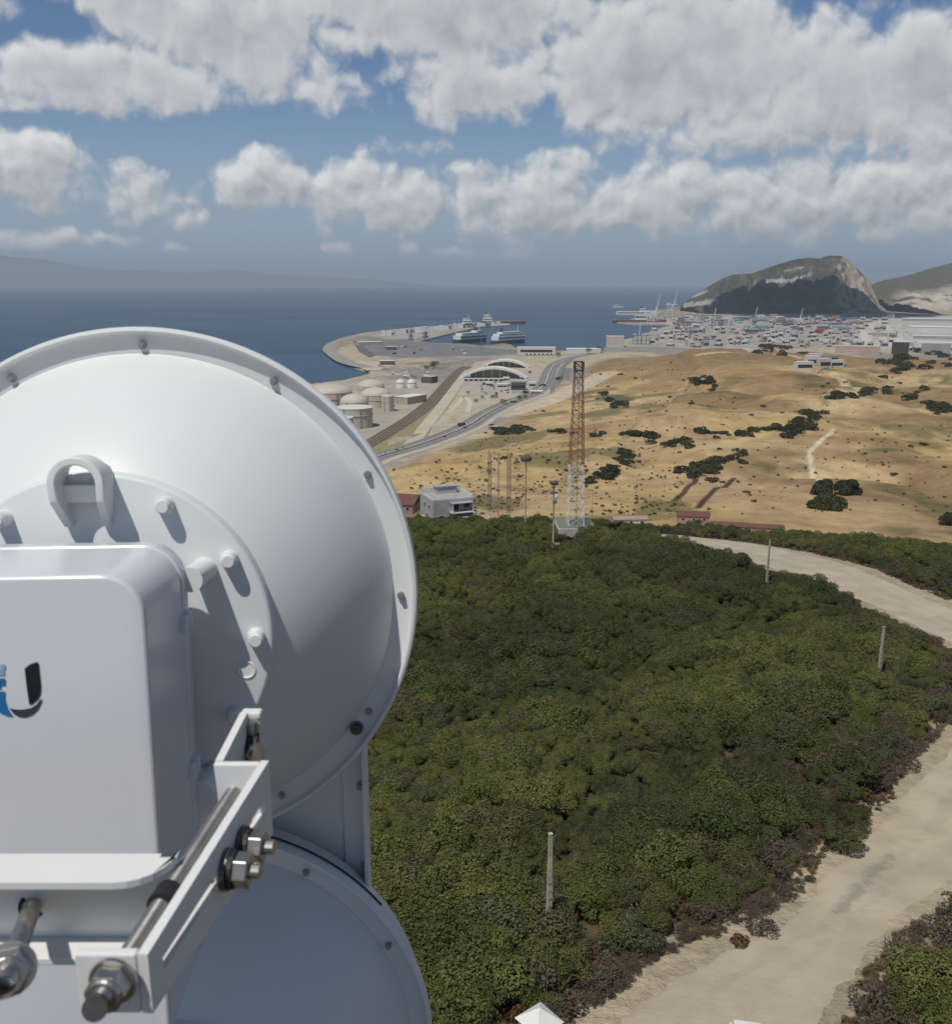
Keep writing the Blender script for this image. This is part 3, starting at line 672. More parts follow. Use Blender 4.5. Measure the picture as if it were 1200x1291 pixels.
# near end plate with its rod end, far end plate, bent tab
mb = MB(); a = F(96, 1206, .503); mb.hexa([Vector((a.x, A0.y, A0.z-H0)), Vector((A0.x-TH-.0004, A0.y, A0.z-H0)), Vector((A0.x-TH-.0004, A0.y+TH, A0.z-H0)), Vector((a.x, A0.y+TH, A0.z-H0)),
      Vector((a.x, A0.y, A0.z)), Vector((A0.x-TH-.0004, A0.y, A0.z)), Vector((A0.x-TH-.0004, A0.y+TH, A0.z)), Vector((a.x, A0.y+TH, A0.z))]); bput(mb, 'end_plate', WHITE_MATT, bevel=.0012)
fx = F(271, 960, .70); mb = MB()
mb.hexa([Vector((fx.x+.004, A1.y-TH, A1.z-H1)), Vector((A1.x-TH-.0004, A1.y-TH, A1.z-H1)), Vector((A1.x-TH-.0004, A1.y, A1.z-H1)), Vector((fx.x+.004, A1.y, A1.z-H1)),
         Vector((fx.x, A1.y-TH, A1.z)), Vector((A1.x-TH-.0004, A1.y-TH, A1.z)), Vector((A1.x-TH-.0004, A1.y, A1.z)), Vector((fx.x, A1.y, A1.z))]); bput(mb, 'end_plate', WHITE_MATT, bevel=.0012)
w0 = Vector((fx.x, A1.y+.0005, A1.z)); wz = Vector((0, 0, -.056))
YT = w0.y/.8875; w1 = Vector((w0.x-.001, YT, w0.z))
mb = slab([w0, w1, w1+wz, w0+wz], (TH, 0, 0)); bput(mb, 'web_plate', WHITE_MATT)
mb = MB(); mb.box((Q(316, 901, YT).x, YT+.004, w0.z-.0035), (.0165, .010, .0070)); bput(mb, 'top_tab', WHITE_MATT, bevel=.002)
mb = slab([w1+Vector((0, .0005, -.008)), Vector((Q(326, 901, YT).x, YT+.0005, w0.z-.008)), Vector((Q(326, 901, YT).x, YT+.0005, w0.z-.05)), w1+Vector((0, .0005, -.05))], (0, .004, 0)); bput(mb, 'bent_tab', WHITE_MATT)
p = Q(321, 942, YT-.004); mb = MB(); mb.tube(p+Vector((-.012, 0, .002)), p+Vector((.002, 0, 0)), .0115, 20); bput(mb, 'washer', RUBBER)
mb = MB(); hexnut(mb, p+Vector((.001, -.006, 0)), (.45, -.9, .1), .0085, .008); mb.tube(p+Vector((.003, -.012, 0)), p+Vector((.006, -.019, .001)), .0045, 12); bput(mb, 'nut', STEEL)
mb = MB(); q = Q(318, 925, YT-.004); mb.tube(q, q+Vector((.002, -.002, .012)), .004, 10); bput(mb, 'pin', STEEL)
# open channel across: top flange, web, bottom flange
Yb = .525; zt = Q(100, 1081, Yb).z; d = ray(100, 1113); Yf = (zt-ALT)/d.z*d.y
xr0 = Q(238, 1082, Yb).x-.008; xl = -.62; zb2 = Q(100, 1181, Yb+.004).z; d = ray(100, 1209); Yf2 = (zb2-ALT)/d.z*d.y
rc = .030; arc = [(xr0-rc+rc*math.sin(R(a)), Yf+rc-rc*math.cos(R(a))) for a in range(0, 91, 15)]
mb = MB(); mb.prism([(xl, Yb), (xl, Yf)]+arc+[(xr0, Yb)], zt-.005, zt); bput(mb, 'channel_top', WHITE_MATT, bevel=.0008, fix=True)
mb = MB(); mb.prism([(xl, Yb+.004), (xl, Yf2), (xr0-.02, Yf2), (xr0-.02, Yb+.004)], zb2-.005, zb2); bput(mb, 'channel_bottom', WHITE_MATT, bevel=.0008, fix=True)
mb = MB(); mb.box(((xl+xr0-.012)/2, Yb+.0065, (zt+zb2)/2-.005), (xr0-.012-xl, .005, zt-zb2+.003)); bput(mb, 'channel_web', WHITE_MATT)
# threaded rods with nuts
def rod(a, b, r):
    a, b = Vector(a), Vector(b); n = (b-a).normalized(); mb = MB(); l = (b-a).length; k = int(l/.0022)
    for i in range(k):
        p0 = a+n*(l*i/k); p1 = a+n*(l*(i+.5)/k); p2 = a+n*(l*(i+1)/k)
        mb.tube(p0, p1, r, 10, r*.9, cap=False); mb.tube(p1, p2, r*.9, 10, r, cap=False)
    return bput(mb, 'threaded_rod', STEEL, True)
r1a = F(121, 1270, .478); r1b = F(301, 990, .712); rod(r1a, r1b, .0060)
n1 = (r1b-r1a).normalized()
def nutset(p, n_, r, big=True):
    mb = MB(); mb.tube(p+n_*.010, p+n_*.0125, r*1.14, 24); bput(mb, 'washer', STEEL)
    mb = MB(); hexnut(mb, p, n_, r, .0098); mb.tube(p-n_*.0022, p+n_*.0, r*.8, 20, r*.92); bput(mb, 'nut', STEEL, bevel=.0009)
nutset(F(131, 1256, .488), n1, .0112); 
mb = MB(); mb.tube(F(119, 1273, .4755), F(124, 1266, .482), .0064, 16); bput(mb, 'rod_tip', DARKSTEEL)
mb = MB(); mb.tube(r1a+n1*.085, r1a+n1*.100, .0085, 20); bput(mb, 'shadow_sleeve', RUBBER)  # black collar standing in for the shadow on the rod under the channel
r2a = F(4, 1246, .47); r2b = F(52, 1112, .66); rod(r2a, r2b, .0058); n2 = (r2b-r2a).normalized()
mb = MB(); mb.tube(r2b-n2*.060, r2b-n2*.030, .0085, 20); bput(mb, 'shadow_sleeve', RUBBER)  # second rod: its shadow under the flange, again as a black collar
nutset(F(8, 1232, .485), n2, .0120)
# hex bolts through the slots of the arm
for s, h, rr in ((.675, .50, .0112), (.535, .50, .0116)):
    p = AP(s, h, 0); mb = MB(); mb.tube(p, p+side*.004, rr*1.16, 24); bput(mb, 'washer', DARKSTEEL)
    mb = MB(); mb.tube(p+side*.004, p+side*.0075, rr*1.04, 20); bput(mb, 'washer', RUBBER)
    mb = MB(); hexnut(mb, p+side*.0075, side, rr, .0095); bput(mb, 'nut', STEEL, bevel=.0008)
    mb = MB(); mb.tube(p+side*.017, p+side*.0235, .0050, 14); bput(mb, 'bolt_end', STEEL)
    mb = MB(); mb.tube(p-side*.014, p-side*.0058, rr, 6); bput(mb, 'bolt_head', STEEL)
# the mast that carries it all, just outside the picture on the left
ms = thing('antenna_mast', 'galvanised steel mast carrying the dish antennas at the left edge', 'mast', (-.665, .60, ALT-3.2))
mb = MB(); mb.tube((0, 0, 0), (0, 0, 2.62), .036, 24); mb.build('pole', STEEL, ms, True)
mb = MB(); mb.lathe([(.0005, 2.632), (.036, 2.63), (.038, 2.622), (.038, 2.60)], 24); mb.build('cap', RUBBER, ms)
#PART3
# ------------------------------------------------------------ vegetation
def foliage_mat(name, cols, rough=.65, dry=False):
    m = bpy.data.materials.new(name); m.use_nodes = True; n = NT(m.node_tree); b = m.node_tree.nodes['Principled BSDF']
    b.inputs['Roughness'].default_value = rough; b.inputs['Specular IOR Level'].default_value = .25
    oi = n.n('ShaderNodeObjectInfo'); geo = n.n('ShaderNodeNewGeometry')
    loc = oi.outputs['Location']
    patch = n.noise(loc, .024, 3, .6); fine = n.noise(loc, .22, 2, .6)
    c = n.mix(n.ramp(n.math('MULTIPLY_ADD', n.math('SUBTRACT', fine, .5), .55, patch), .38, .62), col_(cols[0]), col_(cols[1]))
    c = n.mix(n.ramp(oi.outputs['Random'], .60, 1.0), c, col_(cols[2]))
    v = n.math('MULTIPLY_ADD', geo.outputs['Random Per Island'], .45, .77)
    cm = n.n('ShaderNodeCombineColor')
    for i in range(3): n.put(cm.inputs[i], v)
    cc = n.mix(1.0, c, cm.outputs[0], 'MULTIPLY'); n.put(b.inputs['Base Color'], cc)
    tr = n.n('ShaderNodeBsdfTranslucent'); n.put(tr.inputs[0], cc); mx = n.n('ShaderNodeMixShader'); mx.inputs[0].default_value = .15 if dry else .30
    n.put(mx.inputs[1], b.outputs[0]); n.put(mx.inputs[2], tr.outputs[0]); n.put(m.node_tree.nodes['Material Output'].inputs['Surface'], mx.outputs[0]); return m
LEAF = foliage_mat('maquis_leaves', [(.076, .086, .031), (.182, .188, .056), (.134, .126, .060)])
LEAF_DARK = foliage_mat('dark_leaves', [(.042, .050, .021), (.072, .078, .030), (.062, .060, .030)])
LEAF_DRY = foliage_mat('dry_twigs', [(.135, .110, .080), (.180, .145, .108), (.120, .102, .080)], .85)
LEAF_RUST = foliage_mat('rusty_bracken', [(.13, .070, .035), (.17, .105, .055), (.11, .07, .04)], .85)
BARK = mat('bark', (.10, .075, .05), .9, (.06, .045, .035), 8.0)
def leaf_arrays(rs, lumps, n, leaf, jit=.55, lo=.78):
    L = np.array(lumps, float); w = L[:, 3]**2; k = rs.choice(len(L), n, p=w/w.sum())
    d = rs.normal(size=(n, 3)); d[:, 2] = np.abs(d[:, 2])*1.05-.18; d /= np.linalg.norm(d, axis=1)[:, None]
    rad = L[k, 3]*(lo+(1.04-lo)*rs.rand(n)**.6); p = L[k, :3]+d*rad[:, None]*np.array([1, 1, .86])
    keep = np.ones(n, bool)
    for q in L: keep &= np.linalg.norm((p-q[:3])/np.array([1, 1, .86]), axis=1) > q[3]*.70
    keep &= p[:, 2] > leaf*.7
    p, d = p[keep], d[keep]; n = len(p)
    nn = d+rs.normal(size=(n, 3))*jit; nn[:, 2] += .25; nn /= np.linalg.norm(nn, axis=1)[:, None]
    t = np.cross(nn, rs.normal(size=(n, 3))); t /= np.linalg.norm(t, axis=1)[:, None]; u = np.cross(nn, t)
    s = leaf*(.6+.8*rs.rand(n))[:, None]
    v = np.stack([p-t*s*.6, p-u*s*.42, p+t*s*.6, p+u*s*.42], 1).reshape(-1, 3); v[:, 2] = np.maximum(v[:, 2], 0)
    return v, np.arange(4*n).reshape(-1, 4)
def leaf_mesh(name, seed, lumps, n, leaf, m, jit=.55, lo=.78):
    v, f = leaf_arrays(np.random.RandomState(seed), lumps, n, leaf, jit, lo)
    me = bpy.data.meshes.new(name); me.from_pydata(v, [], f.tolist()); me.materials.append(m); return me
def bush_lumps(seed, rx, h, k):
    rs = np.random.RandomState(seed); out = [(0, 0, h*.35, rx*.62)]
    for i in range(k):
        a = rs.rand()*6.28; q = rx*(.25+.55*rs.rand()); r = rx*(.28+.24*rs.rand())
        out.append((q*math.cos(a), q*math.sin(a), max(h*(.30+.42*rs.rand())-q*.15, r*.4), r))
    return out
def twig_mesh(name, seed, rx, h, n, m):
    rs = np.random.RandomState(seed); V = []; Fc = []
    for i in range(n):
        a = rs.rand()*6.28; e = .35+1.1*rs.rand(); l = h*(.7+.5*rs.rand())
        d = np.array([math.cos(a)*math.cos(e), math.sin(a)*math.cos(e), math.sin(e)])*l; d[:2] *= rx/h
        base = np.array([rs.normal()*.12*rx, rs.normal()*.12*rx, 0])
        for j in range(5):
            p0 = base+d*(.25+.15*j)+rs.normal(size=3)*.06; q = d*.22+rs.normal(size=3)*.16*l; p1 = p0+q; s = np.cross(q, rs.normal(size=3)); s = s/np.linalg.norm(s)*(.022+.03*rs.rand())
            k = len(V); V += [p0-s, p0+s, p1+s*.4, p1-s*.4]; Fc.append((k, k+1, k+2, k+3))
    V = np.array(V); V[:, 2] = np.maximum(V[:, 2], 0)
    me = bpy.data.meshes.new(name); me.from_pydata(V, [], Fc); me.materials.append(m); return me
LEAF_GREY = foliage_mat('grey_olive_leaves', [(.092, .105, .052), (.135, .145, .070), (.11, .112, .060)]); LEAF_FRESH = foliage_mat('fresh_leaves', [(.082, .102, .031), (.160, .184, .052), (.112, .124, .042)])
BUSH = [leaf_mesh('maquis_bush', 20+i, bush_lumps(40+i, 1.05+.16*(i % 3), 1.5+.45*(i % 2)+.2*(i % 3), 9+i % 5), 5600, .078, (LEAF, LEAF, LEAF_FRESH, LEAF, LEAF_GREY, LEAF)[i], .40, .64) for i in range(6)]
DRYB = [leaf_mesh('dry_bush', 60+i, bush_lumps(70+i, 1.0, 1.25, 8), 1700, .095, LEAF_DRY, .9, .6) for i in range(2)]
RUST = leaf_mesh('bracken', 80, bush_lumps(81, .8, .7, 7), 700, .15, LEAF_RUST, .9, .55)
TWIG = twig_mesh('dead_scrub', 90, 1.1, 1.2, 70, LEAF_DRY)
BROOM = leaf_mesh('tall_bush', 97, bush_lumps(98, 1.0, 2.3, 13), 4200, .095, LEAF_FRESH, .85, .5)
TUFTM = foliage_mat('dry_tuft', [(.10, .082, .04), (.155, .115, .055), (.075, .068, .034)])
TUFT = leaf_mesh('field_tuft', 95, bush_lumps(96, .8, .8, 4), 46, .42, TUFTM)
SHRUB = [leaf_mesh('field_shrub', 100+i, bush_lumps(110+i, 1.0, 1.25, 7+i), 420, .24, LEAF_DARK, .5) for i in range(3)]

VERGE_A = twig_mesh('verge_grass_clump', 91, .9, .9, 60, foliage_mat('straw', [(.26, .19, .10), (.33, .25, .14), (.20, .15, .09)], .9))
VERGE_B = leaf_mesh('verge_weed', 92, bush_lumps(93, .8, .6, 5), 500, .13, LEAF_DRY, .9, .5)
def gn_scatter(name, pts, scl, rot, meshes, label_kind='stuff'):
    col = bpy.data.collections.new(name+'_sources')
    for i, me in enumerate(meshes):
        o = bpy.data.objects.new('%s_source' % me.name, me); col.objects.link(o)
    me = bpy.data.meshes.new(name); me.from_pydata(pts, [], [])
    a = me.attributes.new('scl', 'FLOAT', 'POINT'); a.data.foreach_set('value', np.asarray(scl, np.float32))
    a = me.attributes.new('rotz', 'FLOAT', 'POINT'); a.data.foreach_set('value', np.asarray(rot, np.float32))
    o = bpy.data.objects.new(name, me); C.objects.link(o)
    g = bpy.data.node_groups.new(name+'_scatter', 'GeometryNodeTree')
    g.interface.new_socket('Geometry', in_out='INPUT', socket_type='NodeSocketGeometry'); g.interface.new_socket('Geometry', in_out='OUTPUT', socket_type='NodeSocketGeometry')
    N = g.nodes.new; K = g.links.new
    gi, go = N('NodeGroupInput'), N('NodeGroupOutput'); ci = N('GeometryNodeCollectionInfo'); ci.inputs[0].default_value = col
    ci.inputs['Separate Children'].default_value = True; ci.inputs['Reset Children'].default_value = True
    ip = N('GeometryNodeInstanceOnPoints'); ip.inputs['Pick Instance'].default_value = True
    s = N('GeometryNodeInputNamedAttribute'); s.inputs[0].default_value = 'scl'; s.data_type = 'FLOAT'
    r = N('GeometryNodeInputNamedAttribute'); r.inputs[0].default_value = 'rotz'; r.data_type = 'FLOAT'
    cx = N('ShaderNodeCombineXYZ'); K(r.outputs[0], cx.inputs[2]); ri = N('FunctionNodeRandomValue'); ri.data_type = 'INT'
    ri.inputs[4].default_value = 0; ri.inputs[5].default_value = len(meshes)-1
    mp = N('GeometryNodeMeshToPoints')
    K(gi.outputs[0], mp.inputs[0]); K(mp.outputs[0], ip.inputs['Points']); K(ci.outputs[0], ip.inputs['Instance']); K(ri.outputs[2], ip.inputs['Instance Index'])
    K(cx.outputs[0], ip.inputs['Rotation']); K(s.outputs[0], ip.inputs['Scale']); K(ip.outputs[0], go.inputs[0])
    md = o.modifiers.new('scatter', 'NODES'); md.node_group = g
    return tag(o, kind=label_kind)
def maquis():
    rs = np.random.RandomState(5); P = []
    for r0 in np.arange(26, 262, 1.12):
        step = 1.12; az = np.arange(R(-34), R(46), step/max(r0, 26)); a = az+rs.uniform(-.5, .5, len(az))*step/r0; r = r0+rs.uniform(-.55, .55, len(az))
        P.append(np.stack([r*np.sin(a), r*np.cos(a)], 1))
    P = np.concatenate(P); x, y = P[:, 0], P[:, 1]
    td = track_d(x, y); tw = hit(725, 690); hp = hit(560, 662)
    n1 = fbm(x/9, y/9, 3); keep = td > .15+2.2*np.clip(n1-.40, 0, 1)
    keep &= np.hypot((x-tw.x)/1.5, y-tw.y) > 5.2
    keep &= np.hypot(x-hp.x, y-hp.y-6) > 11
    litter = hit(830, 1190); dl = np.hypot((x-litter.x)/2.2, (y-litter.y)/1.4)
    keep &= ~((dl < 2.6) & (rs.rand(len(x)) < .8))
    keep &= rs.rand(len(x)) < .90
    keep &= ~((np.hypot(x-flat(680, 1271, 127).x, y-41) < 2.4))
    x, y, td, n1 = x[keep], y[keep], td[keep], n1[keep]; r = np.hypot(x, y)
    z = land_z(x, y)
    big = fbm(x/7+40, y/7, 3); s = (.72+.70*sstep(big, .35, .68))*(.74+.70*rs.rand(len(x))**1.6)*np.where(td < 1.8, .72, 1.0)
    dryp = np.clip((8.5-td)/8.5, 0, 1)**1.5*.9+.07*sstep(fbm(x/14+9, y/14+3, 3), .5, .62)+.012
    u = rs.rand(len(x)); dry = u < dryp; rust = dry & (rs.rand(len(x)) < .22) & (td < 4.5); dead = dry & ~rust & (rs.rand(len(x)) < .4)
    dry2 = dry & ~rust & ~dead
    co = np.stack([x, y, z-.05], 1); rot = rs.rand(len(x))*6.28
    g = ~dry
    gn_scatter('maquis_scrub', co[g], s[g], rot[g], BUSH+[BROOM])
    gn_scatter('dry_scrub', co[dry2], s[dry2]*.95, rot[dry2], DRYB)
    gn_scatter('dead_brushwood', co[dead], s[dead], rot[dead], [TWIG, DRYB[0]])
    gn_scatter('bracken', co[rust], s[rust], rot[rust], [RUST])
    # dry grass along the verge
    k = rs.randint(0, len(_tc), 5200); sg = np.where(rs.rand(5200) < .5, -1, 1); e = np.roll(_tc, -1, 0)-_tc; e[-1] = e[-2]; e /= np.linalg.norm(e, axis=1)[:, None]
    off = _tw[k]+np.abs(rs.normal(size=5200))*1.3-.35; q = _tc[k]+np.stack([-e[k, 1], e[k, 0]], 1)*(sg*off)[:, None]+e[k]*rs.uniform(-1.5, 1.5, 5200)[:, None]
    ok = (track_d(q[:, 0], q[:, 1]) > -.55); q = q[ok]
    gn_scatter('verge_grass', np.stack([q[:, 0], q[:, 1], land_z(q[:, 0], q[:, 1])], 1), .16+.34*rs.rand(len(q))**2, rs.rand(len(q))*6.28, [VERGE_A, VERGE_B, DRYB[1]])
maquis()
def place(me, name, p, s, rz, label, cat, group=None, m=None):
    o = bpy.data.objects.new(name, me); C.objects.link(o); o.location = p; o.rotation_euler = (0, 0, rz); o.scale = s if hasattr(s, '__len__') else (s, s, s)
    return tag(o, label, cat, group)
# single bushes that stand apart in the foreground
for px, py, s, me, nm, lab in (
  (1175, 1262, 2.3, BUSH[1], 'shrub', 'tall green bush in the bottom right corner beside the track'),
  (1120, 1283, 1.7, DRYB[0], 'shrub', 'low greyish bush at the bottom edge, right of the track'),
  (1140, 1215, 1.35, TWIG, 'shrub', 'bare twiggy bush leaning over the right edge of the track'),
  (1192, 1190, 1.6, DRYB[1], 'shrub', 'brown feathery bush at the right edge of the picture by the track'),
  (955, 1172, 1.25, DRYB[0], 'shrub', 'brown dry bush spilling over the near bend of the track'),
  (935, 1190, .9, RUST, 'bracken_clump', 'round rusty brown clump of bracken at the edge of the track'),
  (1022, 1088, .95, RUST, 'bracken_clump', 'orange tinged bracken clump where the track begins to turn'),
  (1062, 1072, 1.5, BUSH[3], 'shrub', 'dark green bush at the inner bend of the track above the orange bracken'),
  (795, 1195, 1.45, BUSH[4], 'shrub', 'rounded green bush left of the littered clearing'),
  (1150, 968, 1.2, DRYB[1], 'shrub', 'grey brown bush beside the track near the right edge')):
    p = hit(px, py); p.z -= .22*s; place(me, nm, p, s, random.random()*6, lab, 'bush')

# the track itself
def strip(name, Lp, Rp, m, dz, k=6, zfun=None, wob=0.0):
    V = []; Fc = []; nj = k+1
    for i, (a, b) in enumerate(zip(Lp, Rp)):
        for j in range(nj):
            t = j/k
            if wob and j in (0, k): t += (-1 if j == 0 else 1)*wob*(vnoise(np.array([i*.7]), np.array([j*3.1]))[0])
            q = a*(1-t)+b*t; V.append((q.x, q.y, 0))
    A = np.array(V); A[:, 2] = (land_z(A[:, 0], A[:, 1]) if zfun is None else zfun)+dz
    if name == 'dirt_track': e_ = A.reshape(-1, nj, 3); e_[:, 0, 2] -= .16; e_[:, -1, 2] -= .16
    for i in range(len(Lp)-1):
        for j in range(k): q = i*nj+j; Fc.append((q, q+1, q+nj+1, q+nj))
    me = bpy.data.meshes.new(name); me.from_pydata(A, [], Fc); me.materials.append(m); me.update()
    la = me.attributes.new('across', 'FLOAT', 'POINT'); la.data.foreach_set('value', [j/k for i in range(len(Lp)) for j in range(nj)])
    if me.polygons[0].normal.z < 0: me.flip_normals()
    o = bpy.data.objects.new(name, me); C.objects.link(o); return tag(o, kind='structure')
TRK = mat('track_dust', (.50, .435, .325), .95, (.40, .345, .255), .30, bump=.3, bscale=5.0, spec=.1, detail=10)
def stain_track():                  # a dull oily stain left along the middle of the bend
    n = NT(TRK.node_tree); b = n.t.nodes['Principled BSDF']; old = b.inputs['Base Color'].links[0].from_socket
    geo = n.n('ShaderNodeNewGeometry'); P = geo.outputs['Position']; A = hit(1122, 1080); B = hit(1058, 1150); A.z = B.z = 0; e = B-A
    q = n.vec('SUBTRACT', n.vec('MULTIPLY', P, (1, 1, 0)), tuple(A)); t = n.math('DIVIDE', n.vec('DOT_PRODUCT', q, tuple(e)), e.length_squared, clamp=True)
    sc = n.n('ShaderNodeVectorMath', operation='SCALE'); sc.inputs[0].default_value = tuple(e); n.put(sc.inputs['Scale'], t)
    d = n.vec('LENGTH', n.vec('SUBTRACT', q, sc.outputs[0])); nz = n.noise(P, 1.3, 5, .65)
    m_ = n.ramp(n.math('SUBTRACT', d, n.math('MULTIPLY', n.math('SUBTRACT', nz, .42), 2.2)), -.2, .55, .55, 0)
    lane = n.ramp(n.noise(P, .16, 6, .6), .42, .66, 0, .30)
    at = n.n('ShaderNodeAttribute', attribute_name='across').outputs['Fac']; wob = n.math('MULTIPLY_ADD', n.math('SUBTRACT', n.noise(P, .12, 2, .5), .5), .22, at)
    ru = n.math('MAXIMUM', n.ramp(n.math('ABSOLUTE', n.math('SUBTRACT', wob, .36)), .015, .085, 1, 0), n.ramp(n.math('ABSOLUTE', n.math('SUBTRACT', wob, .62)), .015, .085, 1, 0))
    ru = n.math('MULTIPLY', ru, n.ramp(n.noise(P, .7, 6, .7), .35, .65, .05, .55)); old = n.mix(ru, old, (.36, .315, .24, 1))
    old = n.mix(n.ramp(n.noise(P, 6.0, 5, .75), .52, .72, 0, .35), old, (.30, .265, .21, 1))
    c = n.mix(lane, old, (.53, .465, .35, 1)); n.put(b.inputs['Base Color'], n.mix(m_, c, (.22, .20, .19, 1)))
stain_track()
strip('dirt_track', TL, TR_, TRK, .07, 12)
# litter of rubble at the verge: stones
STONE = mat('pale_stone', (.36, .33, .28), .9, (.24, .21, .18), 5.0); rs = np.random.RandomState(3); lit = MB()
for i in range(300):
    p = hit(float(rs.normal(835, 45)), float(rs.normal(1190, 26)))
    if track_d(np.array([p.x]), np.array([p.y]))[0] < -.6: continue
    s_ = .025+.06*rs.rand()**2; lit.hexa([(p.x+s_*a*(.7+.5*rs.rand()), p.y+s_*b*(.7+.5*rs.rand()), p.z+c*s_*(.6+.8*rs.rand())) for c in (0, 1) for a, b in ((-1, -1), (1, -1), (1, 1), (-1, 1))])
tag(lit.build('stone_litter', STONE), kind='stuff')

# ------------------------------------------------------------ concrete poles, tower and masts on the hill
CONC = mat('weathered_concrete', (.48, .43, .34), .9, (.37, .33, .265), 3.0, bump=.2)
def top_z(p, px, py):
    d = ray(px, py); return ALT+d.z*(math.hypot(p.x, p.y)/math.hypot(d.x, d.y))
def utility_pole(b, t, lab, brk):
    p = hit(*b); p.z -= .3; h = top_z(p, *t)-p.z; o = thing('utility_pole', lab, 'utility pole', p, .35, 'concrete utility poles along the track')
    w0, w1 = .175, .105; mb = MB()
    mb.hexa([(-w0, -w0*.8, 0), (w0, -w0*.8, 0), (w0, w0*.8, 0), (-w0, w0*.8, 0), (-w1, -w1*.8, h), (w1, -w1*.8, h), (w1, w1*.8, h), (-w1, w1*.8, h)]); mb.build('shaft', CONC, o)
    DK = RECESS_SHADE
    for i in range(9):
        z = .7+i*.52; w = w0+(w1-w0)*z/h; mb = MB(); mb.box((-w*.0, -w*.8-.004, z), (w*1.1, .012, .16)); mb.build('painted_recess', DK, o)
    mb = MB(); mb.box((0, 0, h+.03), (w1*2.5, w1*2.2, .06)); mb.build('cap', CONC, o)
    if brk:
        mb = MB(); mb.tube((w1, 0, h-.25), (w1+.28, 0, h-.10), .022, 6); mb.tube((w1+.12, 0, h-.55), (w1+.12, 0, h-.2), .03, 6); mb.build('bracket', STEEL, o)
RECESS_SHADE = mat('recess_shade_tone', (.20, .19, .17), .95)  # darker concrete tone that paints in the shade of recesses and openings
utility_pole((691, 1197), (692, 1052), 'nearest concrete utility pole, standing in the scrub below the track bend', True)
utility_pole((1106, 868), (1109, 790), 'concrete utility pole in the green scrub near the right edge', False)
utility_pole((966, 742), (967, 681), 'farther concrete utility pole beside the upper stretch of track', False)
REDP = mat('faded_red_paint', (.30, .115, .065), .7, (.23, .10, .065), 2.0); WHP = mat('white_mast_paint', (.72, .72, .70), .5)
GREYM = mat('galvanised_grey', (.34, .34, .33), .5, (.27, .27, .26), 2.0, metal=.4); RUSTM = mat('rusty_steel', (.24, .19, .15), .8, (.30, .25, .20), 3.0)
def lattice(o, z0, z1, w0, w1, n, r, m, name='lattice_section', legs=True, legname='leg', cross=True):
    def cn(t, k): w = w0+(w1-w0)*t; return Vector(((-1, 1, 1, -1)[k]*w, (-1, -1, 1, 1)[k]*w, z0+(z1-z0)*t))
    if legs:
        for k in range(4): MB_ = MB(); MB_.tube(cn(0, k), cn(1, k), r*1.7, 6); MB_.build(legname, m, o)
    for i in range(n):
        t0, t1 = i/n, (i+1)/n; mb = MB()
        for k in range(4):
            k2 = (k+1) % 4; mb.tube(cn(t1, k), cn(t1, k2), r, 5)
            mb.tube(cn(t0, k), cn(t1, k2), r*.8, 5)
            if cross: mb.tube(cn(t0, k2), cn(t1, k), r*.8, 5)
        mb.build(name, m, o)
def tower():
    p = hit(726, 682); zb = 2.9
    base = thing('concrete_plinth', 'flat roofed concrete block under the red and white lattice tower', 'concrete block', p+Vector((0, 3.6, -.4)), .04)
    mb = MB(); mb.box((0, 0, 1.5), (7.4, 8.6, 3.0)); mb.build('wall', mat('whitewashed_concrete', (.50, .48, .43), .9, (.36, .34, .30), .9), base, bevel=.05)
    mb = MB(); mb.box((0, .2, 3.06), (7.0, 8.0, .1)); mb.build('roof', mat('roof_felt', (.20, .21, .18), .9, (.15, .16, .13), .7), base)
    mb = MB(); mb.box((-.2, -4.33, .35), (1.2, .05, .7)); mb.build('opening', RECESS_SHADE, base)
    mb = MB(); mb.box((3.0, -4.33, .75), (.7, .06, .9)); mb.build('hatch', DARKSTEEL, base)
    q = p+Vector((0, 2.6, zb-.3)); d = math.hypot(q.x, q.y); H = top_z(q, 728, 457)-q.z; u = span(1, q)
    t = thing('lattice_tower', 'tall lattice tower painted red above and white below on a concrete block', 'lattice tower', q, .06)
    zr = top_z(q, 726, 587)-q.z
    lattice(t, 0, zr, 9.8*u, 8.2*u, 5, .042, WHP); lattice(t, zr+.01, H-1.4, 8.2*u, 4.9*u, 13, .045, REDP)
    mb = MB(); mb.box((0, 0, H-1.45), (11.5*u, 11.5*u, .25)); mb.build('platform', DARKSTEEL, t)
    lattice(t, H-1.3, H+.2, 5.0*u, 5.0*u, 1, .08, DARKSTEEL, 'top_rail')
    for k in range(3): mb = MB(); mb.tube((-.5+.5*k, -.6, H-3-k*2.1), (-.5+.5*k, -.6, H-1.8-k*2.1), .18, 8); mb.build('panel_antenna', WHP, t)
    mb = MB(); mb.tube((.25, .1, .2), (.22, .1, H-2), .05, 5); mb.build('cable_run', DARKSTEEL, t)
tower()
def slim_mast(b, t, w, lab, m, flare=True):
    p = hit(*b); p.z -= .3; H = top_z(p, *t)-p.z; o = thing('lattice_mast', lab, 'lattice mast', p, .3, 'slim lattice masts by the grey house')
    z0 = 0
    if flare: lattice(o, 0, 4.2, w*2.6, w, 3, .022, WHP, 'mast_foot'); z0 = 4.21
    lattice(o, z0, H, w, w*.9, 10, .022, m); return o
slim_mast((617, 668), (617, 572), .30, 'leftmost of the slim rusty lattice masts behind the scrub', RUSTM)
slim_mast((628, 664), (628, 571), .30, 'middle slim lattice mast of the antenna row behind the scrub', RUSTM, False)
slim_mast((641, 670), (641, 571), .32, 'slim lattice mast with flared white foot, right end of its row', RUSTM)
p0 = hit(612, 666); p1 = hit(641, 668)
